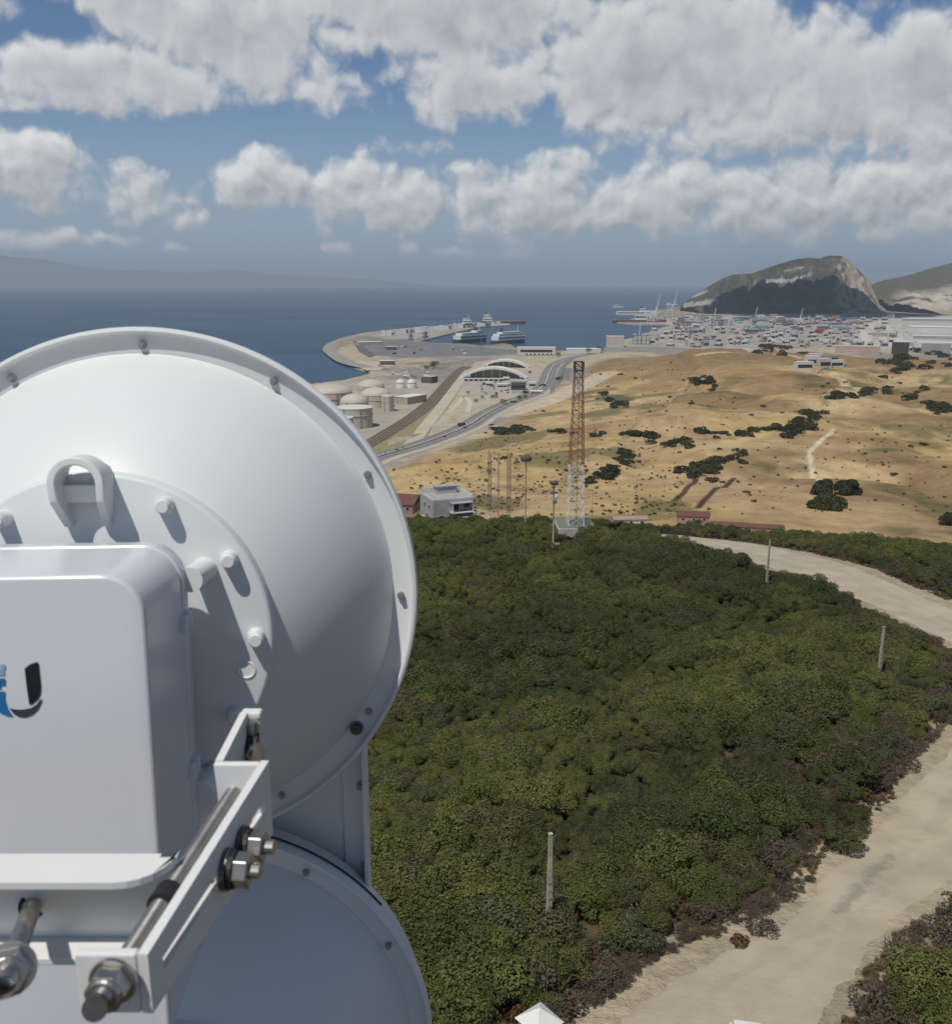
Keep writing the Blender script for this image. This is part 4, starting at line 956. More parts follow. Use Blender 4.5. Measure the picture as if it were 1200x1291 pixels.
for k, row in enumerate((571.5, 595)):
    za = top_z(p0, 617, row); o = tag(MB().tube((p0.x-.8, p0.y, za), (p1.x+2.2, p1.y, za), .035, 5).build('antenna_boom', RUSTM), ('upper' if k == 0 else 'lower')+' thin horizontal boom spanning the slim lattice masts', 'antenna boom')
DRUM = mat('dark_olive_drum', (.085, .085, .07), .7)
def drum_mast(b, t, rd, lab, dz):
    p = hit(*b); p.z -= .3; H = top_z(p, *t)-p.z; o = thing('radio_mast', lab, 'radio mast', p, .2)
    MB().tube((0, 0, 0), (0, 0, H*.42), .20, 10, .15).build('lower_shaft', CONC, o); MB().tube((0, 0, H*.42), (0, 0, H), .13, 10, .09).build('upper_shaft', RUSTM, o)
    mb = MB(); mb.lathe([(.01, rd*.5), (rd*.55, rd*.47), (rd*.97, rd*.22), (rd, -rd*.25), (rd*.75, -rd*.5), (.01, -rd*.62)], 20, 'Z', (0, 0, H-rd*.5)); mb.build('drum_antenna', DRUM, o, 40, fix=True)
    for k in range(dz):
        mb = MB(); mb.lathe([(.01, .2), (.42, .12), (.45, -.1), (.01, -.3)], 14, 'Y', ((-.35, .4, .1)[k % 3], -.25, H-rd*2-.6-.9*k)); mb.build('small_dish', WHP if k % 2 else GREYM, o, 40, fix=True)
        MB().tube((0, 0, H-rd*2-.6-.9*k), ((-.35, .4, .1)[k % 3], -.3, H-rd*2-.6-.9*k), .04, 5).build('arm', DARKSTEEL, o)
    return o
drum_mast((662, 672), (663, 574), 1.15, 'slender mast with one big dark drum antenna at its top', 0)
drum_mast((697, 690), (699, 606), .75, 'shorter mast with small dishes left of the lattice tower', 3)
p = hit(746, 660); o = thing('marker_post', 'thin brown post in the field right of the lattice tower', 'post', p); MB().tube((0, 0, -1), (0, 0, top_z(p, 746, 617)-p.z), .12, 8, .09).build('shaft', RUSTM, o); MB().box((0, 0, top_z(p, 746, 617)-p.z-.4), (.9, .12, .12)).build('crossarm', RUSTM, o)
for px, py, lab in ((645, 672, 'short concrete stub left of the drum antenna mast'), (669, 676, 'short concrete stub right of the drum antenna mast')):
    p = hit(px, py); o = thing('concrete_stub', lab, 'concrete post', p, .2); MB().box((0, 0, .5), (.5, .5, 1.4)).build('block', CONC, o, bevel=.03); MB().box((0, 0, 1.23), (.62, .62, .06)).build('cap', CONC, o)

# ------------------------------------------------------------ houses beyond the crest
GWALL = mat('grey_render', (.46, .45, .43), .85, (.37, .365, .35), .6); LWALL = mat('white_render', (.66, .65, .62), .85, (.56, .55, .52), .5); GLASS = mat('dark_window', (.03, .035, .04), .15, spec=.6)
ROOFG = mat('grey_roof_screed', (.40, .40, .40), .9, (.33, .33, .33), .5); TILE = mat('red_roof_tile', (.18, .078, .060), .9, (.13, .060, .048), 1.5)
def grey_house():
    d = ray(563, 640); k = 246/math.hypot(d.x, d.y); x, y = d.x*k, d.y*k; zt = ALT+ray(563, 625).z*246/math.hypot(ray(563, 625).x, ray(563, 625).y)
    o = thing('house', 'grey flat roofed house with roof terrace standing behind the scrub crest', 'house', (x, y, zt-6.2), R(22))
    w, dp, h = 11.2, 10.5, 6.2
    MB().box((0, 0, h/2), (w, dp, h)).build('wall', GWALL, o); MB().box((0, 0, h+.03), (w-.6, dp-.6, .06)).build('roof', ROOFG, o)
    for c, s in (((0, -dp/2+.12, h+.2), (w, .24, .4)), ((0, dp/2-.12, h+.7), (w, .24, 1.4)), ((-w/2+.12, 0, h+.25), (.24, dp-.5, .5)), ((w/2-.12, 0, h+.45), (.24, dp-.5, .9))): MB().box(c, s).build('parapet', LWALL, o)
    MB().box((1.0, dp/2-1.6, h+1.0), (5.6, 2.6, 1.9)).build('stair_house', GWALL, o); MB().box((1.0, dp/2-1.6, h+2.05), (6.4, 3.2, .18)).build('stair_roof', ROOFG, o)
    for x_, z_, ww, hh in ((.6, 4.3, 1.6, 2.0), (3.6, 4.5, 1.7, 1.1), (-3.4, 1.6, 1.5, 1.2)):
        f = MB().box((x_, -dp/2-.02, z_), (ww+.2, .1, hh+.2)).build('window', LWALL, o); MB().box((x_, -dp/2-.055, z_), (ww, .06, hh)).build('pane', GLASS, f)
    for y_, z_ in ((-2.4, 4.2), (1.4, 4.2), (-.6, 1.7)):
        f = MB().box((-w/2-.02, y_, z_), (.1, 1.3, 1.3)).build('window', LWALL, o); MB().box((-w/2-.055, y_, z_), (.06, 1.1, 1.1)).build('pane', GLASS, f)
    MB().box((2.0, -dp/2-.9, 5.5), (6.0, 1.8, .18)).build('canopy', ROOFG, o)
    for x_ in (-.8, 4.8): MB().box((x_, -dp/2-1.7, 2.75), (.25, .25, 5.3)).build('canopy_post', LWALL, o)
    MB().box((2.0, -dp/2-1.0, 3.0), (6.2, 2.0, .25)).build('porch', LWALL, o)
    q = thing('yard_wall', 'low pale wall around the yard in front of the grey house', 'wall', (x+2, y-9, zt-5.6), R(22))
    MB().box((0, 0, .9), (13, .3, 1.8)).build('front_run', LWALL, q); MB().box((-6.3, 3.2, .9), (.3, 6, 1.8)).build('side_run', LWALL, q); MB().box((6.0, 0, 1.4), (.8, .8, 2.8)).build('gate_pier', GWALL, q)
grey_house()
def roof_house(px, row, r, w, dp, rz, lab, wallm, roofm, rise=1.4):
    d = ray(px, row); k = r/math.hypot(d.x, d.y); zt = ALT+d.z*k; o = thing('house', lab, 'house', (d.x*k, d.y*k, zt-4.4-span(4, Vector((d.x*k, d.y*k, zt)))), rz)
    MB().box((0, 0, 1.6), (w, dp, 3.2)).build('wall', wallm, o)
    a, b = w/2+.4, dp/2+.4
    rf = MB(); rf.add([(-a, -b, 3.15), (a, -b, 3.15), (a, b, 3.15), (-a, b, 3.15), (-a, 0, 3.15+rise), (a, 0, 3.15+rise)], [(0, 1, 5, 4), (2, 3, 4, 5), (0, 4, 3), (1, 2, 5), (3, 2, 1, 0)]); rf.build('roof', roofm, o)
    for i in range(-1, 2):
        f = MB().box((i*w/3, -dp/2-.02, 1.9), (1.3, .1, 1.2)).build('window', LWALL, o); MB().box((i*w/3, -dp/2-.055, 1.9), (1.1, .06, 1.0)).build('pane', GLASS, f)
PINK = mat('pink_render', (.42, .27, .235), .85, (.36, .235, .20), .7)
roof_house(509, 622, 300, 10, 12, R(-15), 'low house with red roof at the edge of the upper dish', PINK, TILE, 2.2)
roof_house(794, 645, 365, 13, 5, R(4), 'long low shed with faded pink roof behind the lattice tower', LWALL, PINK, .8)
roof_house(874, 640, 372, 12, 8, R(-8), 'pink walled house with red roof at the foot of the golden field', PINK, TILE, 1.2)
roof_house(920, 653, 366, 13, 6, R(-10), 'long red roof just showing above the scrub crest', PINK, TILE, 1.0)
roof_house(962, 655, 368, 15, 6, R(-12), 'rightmost red roofed building peeking over the scrub crest', PINK, TILE, .8)
# white hut and parked car at the bottom edge
def hut():
    d = ray(680, 1271); r = 39.6; k = r/math.hypot(d.x, d.y); za = ALT+d.z*k; x, y = d.x*k, d.y*k; g = gz(x, y)
    o = thing('hut', 'white hut with a pointed roof, only its tip showing at the bottom edge', 'hut', (x, y, g), R(38)); e = za-.70-g
    MB().box((0, 0, e/2), (1.45, 1.45, e)).build('wall', LWALL, o)
    rf = MB(); rf.add([(-.86, -.86, e), (.86, -.86, e), (.86, .86, e), (-.86, .86, e), (0, 0, e+.70)], [(0, 1, 4), (1, 2, 4), (2, 3, 4), (3, 0, 4), (3, 2, 1, 0)]); rf.build('roof', mat('white_sheet_roof', (.80, .79, .75), .6, (.74, .73, .69), 2.0), o)
    MB().tube((.62, .2, e+.4), (.62, .2, e+4.3), .008, 5).build('wire', GREYM, o)
hut()
def car_body(o, m):
    L, W = 4.1, 1.72
    def ring(x, zs, ws): return [(x, -ws, zs[0]), (x, ws, zs[0]), (x, ws, zs[1]), (x, ws*.86, zs[2]), (x, -ws*.86, zs[2]), (x, -ws, zs[1])]
    b = MB(); loft(b, [ring(-2.05, (.35, .7, .75), .74), ring(-1.9, (.28, .85, .95), .82), ring(-1.2, (.25, .92, 1.0), .86), ring(.9, (.25, .92, 1.0), .86), ring(1.75, (.27, .82, .92), .83), ring(2.05, (.35, .6, .68), .72)]); b.build('body', m, o, 30, fix=True)
    c = MB(); loft(c, [ring(-1.95, (.9, .95, .98), .76), ring(-1.45, (.95, 1.38, 1.42), .68), ring(-.9, (.95, 1.44, 1.50), .69), ring(.1, (.95, 1.44, 1.50), .69), ring(.45, (.95, 1.38, 1.43), .68), ring(1.2, (.9, .95, .98), .78)]); c.build('roof', m, o, 30, fix=True)
    for s in (-1, 1): MB().box((-.3, s*.725, 1.18), (1.9, .06, .32)).build('window', GLASS, o)
    g = MB(); g.add([(.56, -.6, 1.37), (.56, .6, 1.37), (1.16, .66, 1.0), (1.16, -.66, 1.0)], [(0, 1, 2, 3)]); g.build('windscreen', GLASS, o)
    for sx in (-1.25, 1.25):
        for sy in (-.76, .76):
            w = MB().tube((sx, sy-.1, .31), (sx, sy+.1, .31), .31, 16).build('wheel', RUBBER, o); MB().tube((sx, sy+(.101 if sy > 0 else -.101), .31), (sx, sy+(.115 if sy > 0 else -.115), .31), .19, 12).build('rim', GREYM, w)
CARW = mat('white_car_paint', (.78, .78, .78), .25, coat=.6)
d = ray(925, 1284); hh_ = math.hypot(d.x, d.y); k = min(np.arange(38, 46, .05), key=lambda r_: abs(ALT+d.z/hh_*r_-gz(d.x/hh_*r_, d.y/hh_*r_)-1.66))/hh_; x, y = d.x*k+.32, d.y*k-1.85; o = thing('parked_car', 'white car whose roof just shows at the bottom edge on the track', 'car', (x, y, gz(x, y)+.06), R(-100)); o.scale = (1, 1, 1.08); car_body(o, CARW)
#PART4
# ------------------------------------------------------------ trees and scrub on the golden fields
def tree(p, w, h, lab, grp=None, seed=0, m=None, n=1500, lean=0.0):
    m = m or LEAF_DARK; o = thing('tree', lab, 'tree', p, seed*.7, grp)
    rs = np.random.RandomState(900+seed); L = [(0, 0, h*.42, w*.34)]
    for i in range(10):
        a = rs.rand()*6.28; q = w*.5*(.25+.45*rs.rand()); r = w*(.15+.09*rs.rand()); L.append((q*math.cos(a), q*math.sin(a), max(r*.9, h*(.22+.55*rs.rand())-.25*q), r))
    me = leaf_mesh('crown', 300+seed, L, n*3, max(w*.055, .3), m, .5, .75); c = bpy.data.objects.new('crown', me); C.objects.link(c); c.parent = o
    mb = MB(); mb.tube((0, 0, -.5), (0, 0, h*.45), w*.035, 7, w*.022)
    for i in range(4): a = 1.57*i+seed; mb.tube((0, 0, h*.28), (w*.22*math.cos(a), w*.22*math.sin(a), h*.55), w*.018, 5, w*.008)
    mb.build('trunk', BARK, o); return o
for i, (px, py, wp, hp_, lab) in enumerate(((1036, 624, 36, 30, 'left tree of the dark round clump standing alone in the golden field'), (1064, 623, 38, 31, 'right tree of the dark round clump standing alone in the golden field'),
        (1043, 641, 48, 26, 'front broad tree of the dark clump standing alone in the golden field'), (1197, 662, 28, 26, 'round tree cut by the right edge at the foot of the field'))):
    p = hit(px, py); p.z -= span(hp_, p)*.22; tree(p, span(wp, p), span(hp_, p)*1.05, lab, seed=i)
fr = np.random.RandomState(21); NS = 0
def field_shrub(px, py, wpx, lab, grp, hr=.75):
    global NS
    p = hit(px, py)
    if math.hypot(p.x, p.y) < 355: return
    w = span(wpx, p)/1.6; NS += 1
    place(SHRUB[NS % 3], 'shrub', p-Vector((0, 0, .15*w)), (w, w, w*hr*(.8+.4*fr.rand())), fr.rand()*6.28, lab, 'bush', grp)
def row(pts, n, w, jx, jy, lab, grp):
    for i in range(n):
        t = fr.rand()*(len(pts)-1); k = min(int(t), len(pts)-2); t -= k
        x = pts[k][0]*(1-t)+pts[k+1][0]*t+fr.normal()*jx; y = pts[k][1]*(1-t)+pts[k+1][1]*t+fr.normal()*jy
        field_shrub(x, y, w*(.6+.7*fr.rand()), lab, grp)
row([(742, 611), (768, 600)], 9, 14, 5, 1.5, 'dark bush in the thick hedge just right of the lattice tower', 'hedge beside the lattice tower')
row([(765, 600), (778, 585), (793, 568)], 16, 15, 3, 3, 'dark bush in the thick hedge climbing right of the lattice tower', 'hedge climbing past the lattice tower')
row([(748, 548), (790, 549), (830, 551)], 12, 13, 4, 1.5, 'dark bush in the band of scrub crossing behind the lattice tower', 'scrub band behind the lattice tower')
row([(625, 546), (660, 544), (715, 546)], 20, 11, 4, 2.5, 'low bush in the scrub band left of the lattice tower top', 'scrub band left of the lattice tower')
row([(812, 562), (840, 560), (866, 560)], 10, 13, 4, 2.5, 'dark bush in the patch above the two ditches', 'scrub patch above the ditches')
row([(868, 596), (900, 592), (940, 586)], 20, 15, 8, 5, 'dark green bush in the thicket at the head of the two ditches', 'thicket at the head of the ditches')
row([(850, 596), (862, 594)], 3, 14, 3, 1, 'dark bush at the left end of the thicket by the ditches', 'bushes left of the ditch thicket')
row([(880, 546), (930, 548), (975, 541)], 15, 13, 4, 2, 'dark bush in the hedge line crossing the middle of the golden hill', 'hedge line across the golden hill')
row([(988, 548), (1015, 534), (1030, 520)], 24, 15, 8, 5, 'dark bush in the large wedge shaped thicket on the golden hill', 'wedge shaped thicket')
row([(1040, 502), (1080, 498), (1125, 494)], 16, 12, 4, 1.5, 'dark bush in the long hedge right of the wedge shaped thicket', 'long hedge on the upper hill')
row([(1160, 498), (1175, 510), (1190, 520)], 14, 14, 6, 4, 'dark bush in the thicket near the right edge of the golden hill', 'thicket near the right edge')
row([(880, 482), (905, 486)], 9, 11, 6, 4, 'green bush in the small copse on the upper golden hill', 'copse on the upper hill')
row([(760, 500), (785, 512)], 12, 11, 7, 4, 'grey green bush in the scrub patch right of the lattice tower top', 'scrub patch by the tower top')
row([(955, 440), (1000, 445)], 9, 12, 7, 2.5, 'dark tree like bush on the brown ridge before the town', 'bushes on the brown ridge')
row([(1110, 465), (1145, 460), (1195, 452)], 22, 15, 10, 6, 'green bush in the grove right of the white villas', 'grove right of the villas')
row([(1150, 445), (1200, 446)], 10, 12, 8, 3, 'dark bush on the skyline of the grove at the right edge', 'bushes at the top of the grove')
for _ in range(62):
    x, y = fr.uniform(600, 1195), fr.uniform(470, 645)
    if 960 < x < 1110 and y > 540 and fr.rand() < .7: continue
    field_shrub(x, y, fr.uniform(3.5, 8), 'small dark bush scattered over the dry golden hillside', 'scattered hillside bushes')
tp = []; ts = []
for _ in range(5200):
    x, y = fr.uniform(470, 1200), 445+205*fr.rand()**.9
    dens = 1.0 if x < 830 and y > 555 else (.55 if x < 870 else .22)
    if fr.rand() > dens*(.25+1.5*max(0, float(fbm(np.array([x/40.]), np.array([y/22.]), 3)[0])-.36)): continue
    tp.append((x, y)); ts.append(.45+.8*fr.rand()**2)
def hits(P):
    P = np.array(P); cx = (P[:, 0]-600)/FP; cy = (645.5-P[:, 1])/FP; dx, dy, dz = cx, cp+cy*sp, -sp+cy*cp; h = np.hypot(dx, dy)
    rr = np.geomspace(340, 2600, 500)[None, :]; X = rr*(dx/h)[:, None]; Y = rr*(dy/h)[:, None]; k = np.argmax(ALT+rr*(dz/h)[:, None]-land_z(X, Y) < 0, axis=1)
    i = np.arange(len(P)); return np.stack([X[i, k], Y[i, k], land_z(X[i, k], Y[i, k])], 1)
tp = hits(tp); ok = tp[:, 2] > 8
gn_scatter('dry_grass_tufts', tp[ok]-np.array([0, 0, .1]), np.array(ts)[ok]*(1+np.hypot(tp[ok, 0], tp[ok, 1])/1400), fr.rand(ok.sum())*6.28, [TUFT])

# ------------------------------------------------------------ the coastal plain: roads, rails and yards, all lying at 4 m
def m2(n_, c, c2, s, r=.9): return mat(n_, c, r, c2, s, spec=.15)
ASPH = m2('asphalt', (.23, .22, .205), (.18, .175, .165), .06); PALE = m2('pale_gravel', (.52, .45, .34), (.40, .34, .26), .03); LOT = m2('grey_yard', (.23, .225, .22), (.165, .165, .17), .02)
BALL = m2('ballast', (.25, .20, .15), (.19, .15, .115), .05); RAILM = m2('rail_rust', (.075, .05, .038), (.06, .04, .03), .1); VERGE = m2('dry_verge', (.27, .24, .11), (.33, .27, .15), .04)
LANEP = mat('road_paint', (.60, .60, .58), .7); RUB = m2('rubble_rock', (.27, .255, .22), (.37, .35, .31), .09); QUAY = m2('quay_concrete', (.38, .36, .32), (.30, .285, .26), .02)
def ribbon(name, pts, w, z, m, k=8, par=None):
    c = catmull([flat(x, y, 4.0) for x, y in pts], k); Lp = []; Rp = []
    for i in range(len(c)):
        a = c[max(i-1, 0)]; b = c[min(i+1, len(c)-1)]; t = (b-a).normalized(); n_ = Vector((-t.y, t.x, 0)); ww = w if not hasattr(w, '__len__') else w[0]+(w[1]-w[0])*i/(len(c)-1)
        o_ = par or 0; Lp.append(c[i]+n_*(ww/2+o_)); Rp.append(c[i]-n_*(ww/2-o_))
    return strip(name, Lp, Rp, m, 0, 1, zfun=4.0+z)
def sheet(name, pts, z, m, h=None):
    q = [flat(x, y, 4.0) for x, y in pts]; ar = sum(q[i].x*q[(i+1) % len(q)].y-q[(i+1) % len(q)].x*q[i].y for i in range(len(q)))
    if ar < 0: q = q[::-1]
    mb = MB()
    if h is None: mb.add([(p.x, p.y, 4.0+z) for p in q], [tuple(range(len(q)))])
    else: mb.prism([(p.x, p.y) for p in q], -7, 4.0+h)
    return tag(mb.build(name, m), kind='structure')
sheet('tank_farm_ground', [(380, 560), (455, 575), (505, 540), (545, 500), (560, 482), (520, 478), (440, 480), (392, 490)], .06, m2('tank_yard', (.45, .40, .33), (.35, .31, .26), .02))
sheet('terminal_yard', [(535, 560), (575, 545), (608, 524), (640, 507), (676, 493), (690, 478), (693, 460), (640, 451), (600, 456), (583, 470), (560, 505)], .10, PALE)
sheet('car_park', [(600, 500), (660, 497), (683, 484), (688, 468), (592, 471), (580, 486)], .16, m2('light_asphalt', (.46, .42, .36), (.37, .34, .30), .03))
sheet('port_apron', [(452, 436), (470, 428), (520, 428), (560, 434), (600, 437), (650, 440), (655, 446), (600, 449), (500, 450), (462, 447)], .08, LOT)
sheet('mole_yard', [(475, 424), (520, 416), (560, 412.5), (610, 409), (640, 407), (606, 410.5), (580, 415), (556, 420), (525, 427), (490, 428)], .12, m2('mole_concrete', (.40, .38, .345), (.29, .28, .265), .015))
sheet('sand_spit', [(441, 458), (450, 454), (475, 456), (498, 459), (480, 466), (462, 467)], .10, m2('pale_sand', (.55, .47, .35), (.48, .41, .31), .02))
sheet('rubble_bank', [(445, 430), (453, 430), (462, 440), (474, 448), (466, 451), (452, 443)], .18, m2('dark_rubble', (.12, .115, .11), (.18, .17, .155), .06))
ribbon('breakwater_armour', [(462, 463), (436, 456), (420, 446), (415, 440), (420, 433), (440, 426), (470, 421), (510, 415.5), (560, 411)], (34, 30), .35, RUB)
ribbon('railway_ballast', [(432, 580), (460, 563), (490, 545), (520, 526), (545, 506), (562, 487), (578, 469), (590, 462)], (21, 24), .20, BALL)
for o_ in (-7.5, -2.5, 2.5, 7.5): ribbon('rail_track', [(432, 580), (460, 563), (490, 545), (520, 526), (545, 506), (562, 487), (578, 469), (590, 462)], 1.5, .34, RAILM, par=o_)
ribbon('grass_verge', [(462, 580), (500, 558), (530, 535), (553, 511), (571, 488), (585, 470)], (36, 26), .14, VERGE)
ribbon('service_road', [(512, 568), (536, 538), (560, 508), (580, 480), (591, 466)], (15, 17), .24, m2('pale_dust_road', (.55, .48, .37), (.47, .41, .32), .03))
ribbon('highway', HW, 27, .30, ASPH, 10)
for o_ in (-12.4, -6.3, 6.3, 12.4): ribbon('lane_line', HW, .45, .34, LANEP, 10, par=o_)
ribbon('road_median', HW, 2.6, .9, m2('median_concrete', (.48, .46, .42), (.42, .40, .37), .1), 10)
ribbon('road_shoulder', HW, 9, .26, m2('shoulder_gravel', (.50, .45, .37), (.42, .38, .31), .05), 10, par=-18.5)
for q, ww in (([(698, 497), (697, 480), (701, 464), (712, 453)], 10), ([(706, 494), (705, 478), (709, 464), (722, 452)], 10), ([(716, 490), (713, 476), (716, 464)], 14)): ribbon('slip_road', q, ww, .32, ASPH)
ribbon('loop_road', [(566, 520), (578, 508), (584, 500), (592, 507), (589, 520)], 7, .20, m2('worn_dust_road', (.60, .54, .43), (.52, .46, .37), .05))
ribbon('port_road', [(560, 456), (600, 451), (650, 448), (700, 447), (760, 444)], 22, .22, m2('yard_road', (.36, .345, .32), (.30, .29, .27), .02))
ribbon('quay_edge', [(652, 438.5), (606, 436), (560, 433.5), (524, 431), (542, 426), (584, 416), (609, 411.3), (640, 409.2)], 9, .5, QUAY)
for i, q in enumerate((HW[1:5], HW[4:7])):
    for j in range(7 if i == 0 else 4):
        c = catmull([flat(x, y, 4.0) for x, y in q], 12); k = int((j+.5)/(7 if i == 0 else 4)*(len(c)-1)); p = c[k]+Vector((0, 14 if i else 16, 0)); p.z = 4
        o = thing('street_lamp', 'thin grey street lamp beside the coastal highway', 'street lamp', p, .4, 'street lamps along the highway')
        MB().tube((0, 0, 0), (0, 0, 12), .16, 6, .09).build('post', GREYM, o); MB().box((0, -1.2, 12), (.3, 2.6, .2)).build('lamp_arm', GREYM, o)
def vehicle(px, py, lab, big, m, rz, grp):
    p = flat(px, py, 4.36); o = thing('lorry' if big else 'parked_car', lab, 'lorry' if big else 'car', p, rz, grp); k = 1.25
    if big:
        MB().box((-1.5, 0, 2.4), (9.5, 2.6, 3.0)).build('trailer', m, o); MB().box((4.6, 0, 1.7), (2.2, 2.5, 2.6)).build('cab', WHP, o)
        for x_ in (-5, -3.5, 4.5): MB().box((x_, 0, .5), (1.0, 2.5, 1.0)).build('axle', RUBBER, o)
    else:
        MB().box((0, 0, .75), (4.4, 1.8, .8)).build('body', m, o, bevel=.15); MB().box((-.3, 0, 1.4), (2.4, 1.6, .6)).build('cabin', GLASS, o, bevel=.1)
        MB().box((0, 0, .3), (3.3, 1.85, .5)).build('wheels', RUBBER, o)
CARM = [CARW, mat('dark_car_paint', (.06, .06, .065), .3), mat('silver_car_paint', (.45, .46, .47), .3), mat('red_car_paint', (.35, .03, .03), .3)]
for i, (px, py) in enumerate(((486, 572.5), (500, 568), (508, 566), (560, 551), (578, 543), (586, 539.5), (604, 529.5), (472, 578.5))):
    vehicle(px, py, 'small %s car driving on the coastal highway' % ('white', 'dark', 'silver', 'red')[i % 4] if i % 4 else 'small white car driving on the coastal highway', False, CARM[i % 4], .5, 'cars on the coastal highway')
vehicle(583, 537, 'dark lorry on the bend of the coastal highway', True, CARM[1], .6, None)
for i in range(46):
    px, py = fr.uniform(606, 672), fr.uniform(480, 497)
    if abs(px-653) < 10 and abs(py-487) < 8: continue
    c = int(fr.rand()*4); vehicle(px, py, 'tiny %s car parked in front of the white arched canopies' % ('white', 'dark', 'silver', 'red')[c], False, CARM[c], fr.rand()*.5, 'cars parked at the terminal')
for i in range(10):
    vehicle(fr.uniform(480, 590), fr.uniform(437, 447), 'lorry waiting on the grey apron behind the arched canopies', True, [WHP, CARM[1], PINK][i % 3], fr.rand()*3, 'lorries on the port apron')

# storage tanks
TANK = m2('tank_paint', (.57, .53, .44), (.52, .48, .40), .08, .55); TANKW = m2('tank_white', (.70, .69, .65), (.66, .65, .61), .1, .5)
def tank(cx, base, wpx, top, dome, lab, m, dm):
    p = flat(cx, base, 4.0); w = span(wpx, p); r = w/2; c = p+Vector((p.x, p.y, 0)).normalized()*r*.95; c.z = 4.0
    q = Vector((c.x, c.y, 0)); h = top_z(q, cx, top)-4.0; o = thing('storage_tank', lab, 'tank', c, 0, 'oil storage tanks by the sea')
    MB().lathe([(r, 0), (r, h)], 40).build('shell', m, o, True); mb = MB()
    if dome: mb.lathe([(r*1.015, h-.3), (r*1.015, h)]+[(r*math.cos(R(a))/1.0, h+dome*span(1, p)*math.sin(R(a))) for a in (0, 15, 30, 45, 60, 75, 89.9)], 40); mb.build('dome_roof', dm, o, 40)
    else: mb.lathe([(r*1.02, h-.5), (r*1.02, h+.25), (r*.97, h+.3), (.01, h+1.6)], 40); mb.build('roof', dm, o, 30)
    mb = MB(); mb.lathe([(r*1.03, h*.62), (r*1.03, h*.66), (r*1.0, h*.66)], 40); mb.build('wind_girder', m, o)
    for a in (-2.0, -1.1): mb = MB(); mb.tube((r*1.02*math.cos(a), r*1.02*math.sin(a), 0), (r*1.02*math.cos(a), r*1.02*math.sin(a), h), .5, 5); mb.build('stair_pipe', GREYM, o)
tank(447, 541, 47, 513, 0, 'big near storage tank with flat white roof and tan shell', TANK, TANKW)
tank(430, 548, 32, 526, 0, 'smaller flat topped white roofed tank half hidden by the dish rim', TANK, TANKW)
tank(416, 516, 58, 493, 9, 'leftmost tan storage tank with wide domed roof by the water', TANK, TANK)
tank(447, 522, 36, 506, 10, 'tan domed tank directly behind the flat white roofed one', TANK, TANK)
tank(474, 515, 38, 497, 9, 'tan domed tank right of the flat white roofed one', TANK, TANK)
tank(468, 497, 34, 486, 8, 'farthest pale domed tank close to the shore', TANK, TANK)
tank(489, 519, 16, 499, 2, 'narrow tall tan tank at the right end of the tank farm', TANK, TANK)
tank(428, 505, 34, 494, 6, 'tan domed tank between the shore and the near white roofed tank', TANK, TANK)
for k, px in enumerate((505, 519)):
    p = flat(px, 489, 4); o = thing('silo', ('left' if k == 0 else 'right')+' of the two small white silos beside the railway', 'silo', p, .2); r = span(6, p); MB().lathe([(r, 0), (r, span(7, p)), (r*.7, span(10, p)), (.01, span(11.5, p))], 20).build('shell', TANKW, o, 40); MB().lathe([(r*1.03, span(6, p)), (r*1.03, span(6.6, p))], 20).build('band', GREYM, o)

def building(px0, px1, base, top, dp, lab, m, rm, grp=None, rz=0.0, name='building', cat='building', z=4.0, win=0, p=None):
    p = p or flat((px0+px1)/2, base, z); w = span(px1-px0, p); c = p+Vector((p.x, p.y, 0)).normalized()*dp/2; c.z = p.z
    h = max(top_z(Vector((p.x, p.y, 0)), (px0+px1)/2, top)-p.z, 3.0); o = thing(name, lab, cat, c, rz-math.atan2(p.x, p.y), grp)
    MB().box((0, 0, h/2-.5), (w, dp, h+1)).build('wall', m, o); MB().box((0, 0, h+.15), (w*1.02, dp*1.02, .3)).build('roof', rm, o)
    if win: 
        f = MB().box((0, -dp/2-.05, h*.45), (w*.84, .2, h*.4)).build('window', GLASS, o)
    return o
SHW = m2('white_sheet_roof_far', (.72, .71, .68), (.66, .65, .62), .05); TANW = m2('tan_wall', (.46, .41, .34), (.40, .355, .30), .1); DKW = m2('dark_glass_wall', (.09, .09, .085), (.12, .12, .11), .3)
building(507, 528, 510, 501, 46, 'long white roofed shed beside the railway tracks', TANW, SHW, rz=-.62, name='warehouse', cat='warehouse')
building(534, 549, 483, 475, 22, 'square pale roofed shed left of the railway', DKW, m2('sage_roof', (.50, .51, .43), (.46, .47, .40), .1), rz=-.5, name='warehouse', cat='warehouse')
building(479, 498, 460, 455, 18, 'small white roofed shed at the root of the breakwater', DKW, SHW, name='warehouse', cat='warehouse')
building(487, 500, 441, 437, 20, 'small white roofed shed alone on the grey apron', DKW, SHW, name='warehouse', cat='warehouse')
building(450, 482, 435.5, 431, 30, 'long pale shed at the head of the breakwater basin', TANW, SHW, name='warehouse', cat='warehouse', rz=.35)
building(644, 663, 492, 482, 16, 'dark glazed block with flat roof in front of the arched canopies', DKW, GREYM, win=1)
for i, (a, b, y0, y1) in enumerate(((612, 622, 487, 482), (626, 640, 489, 484), (666, 676, 488, 482), (634, 642, 480, 476), (668, 684, 497, 493))):
    building(a, b, y0, y1, 14, 'small white office block in the yard before the arched canopies', LWALL, SHW, 'white office blocks at the terminal', win=1)
for i in range(8):
    x = 587.5+i*6.3; p = flat(x, 480.0, 4.2); o = thing('toll_booth', 'small dark booth with white roof in the row under the front arch', 'booth', p, -.1, 'row of booths under the arch'); MB().box((0, 0, 1.7), (5.5, 4, 3.4)).build('cabin', DKW, o); MB().box((0, 0, 3.9), (8, 9, .9)).build('roof', SHW, o)
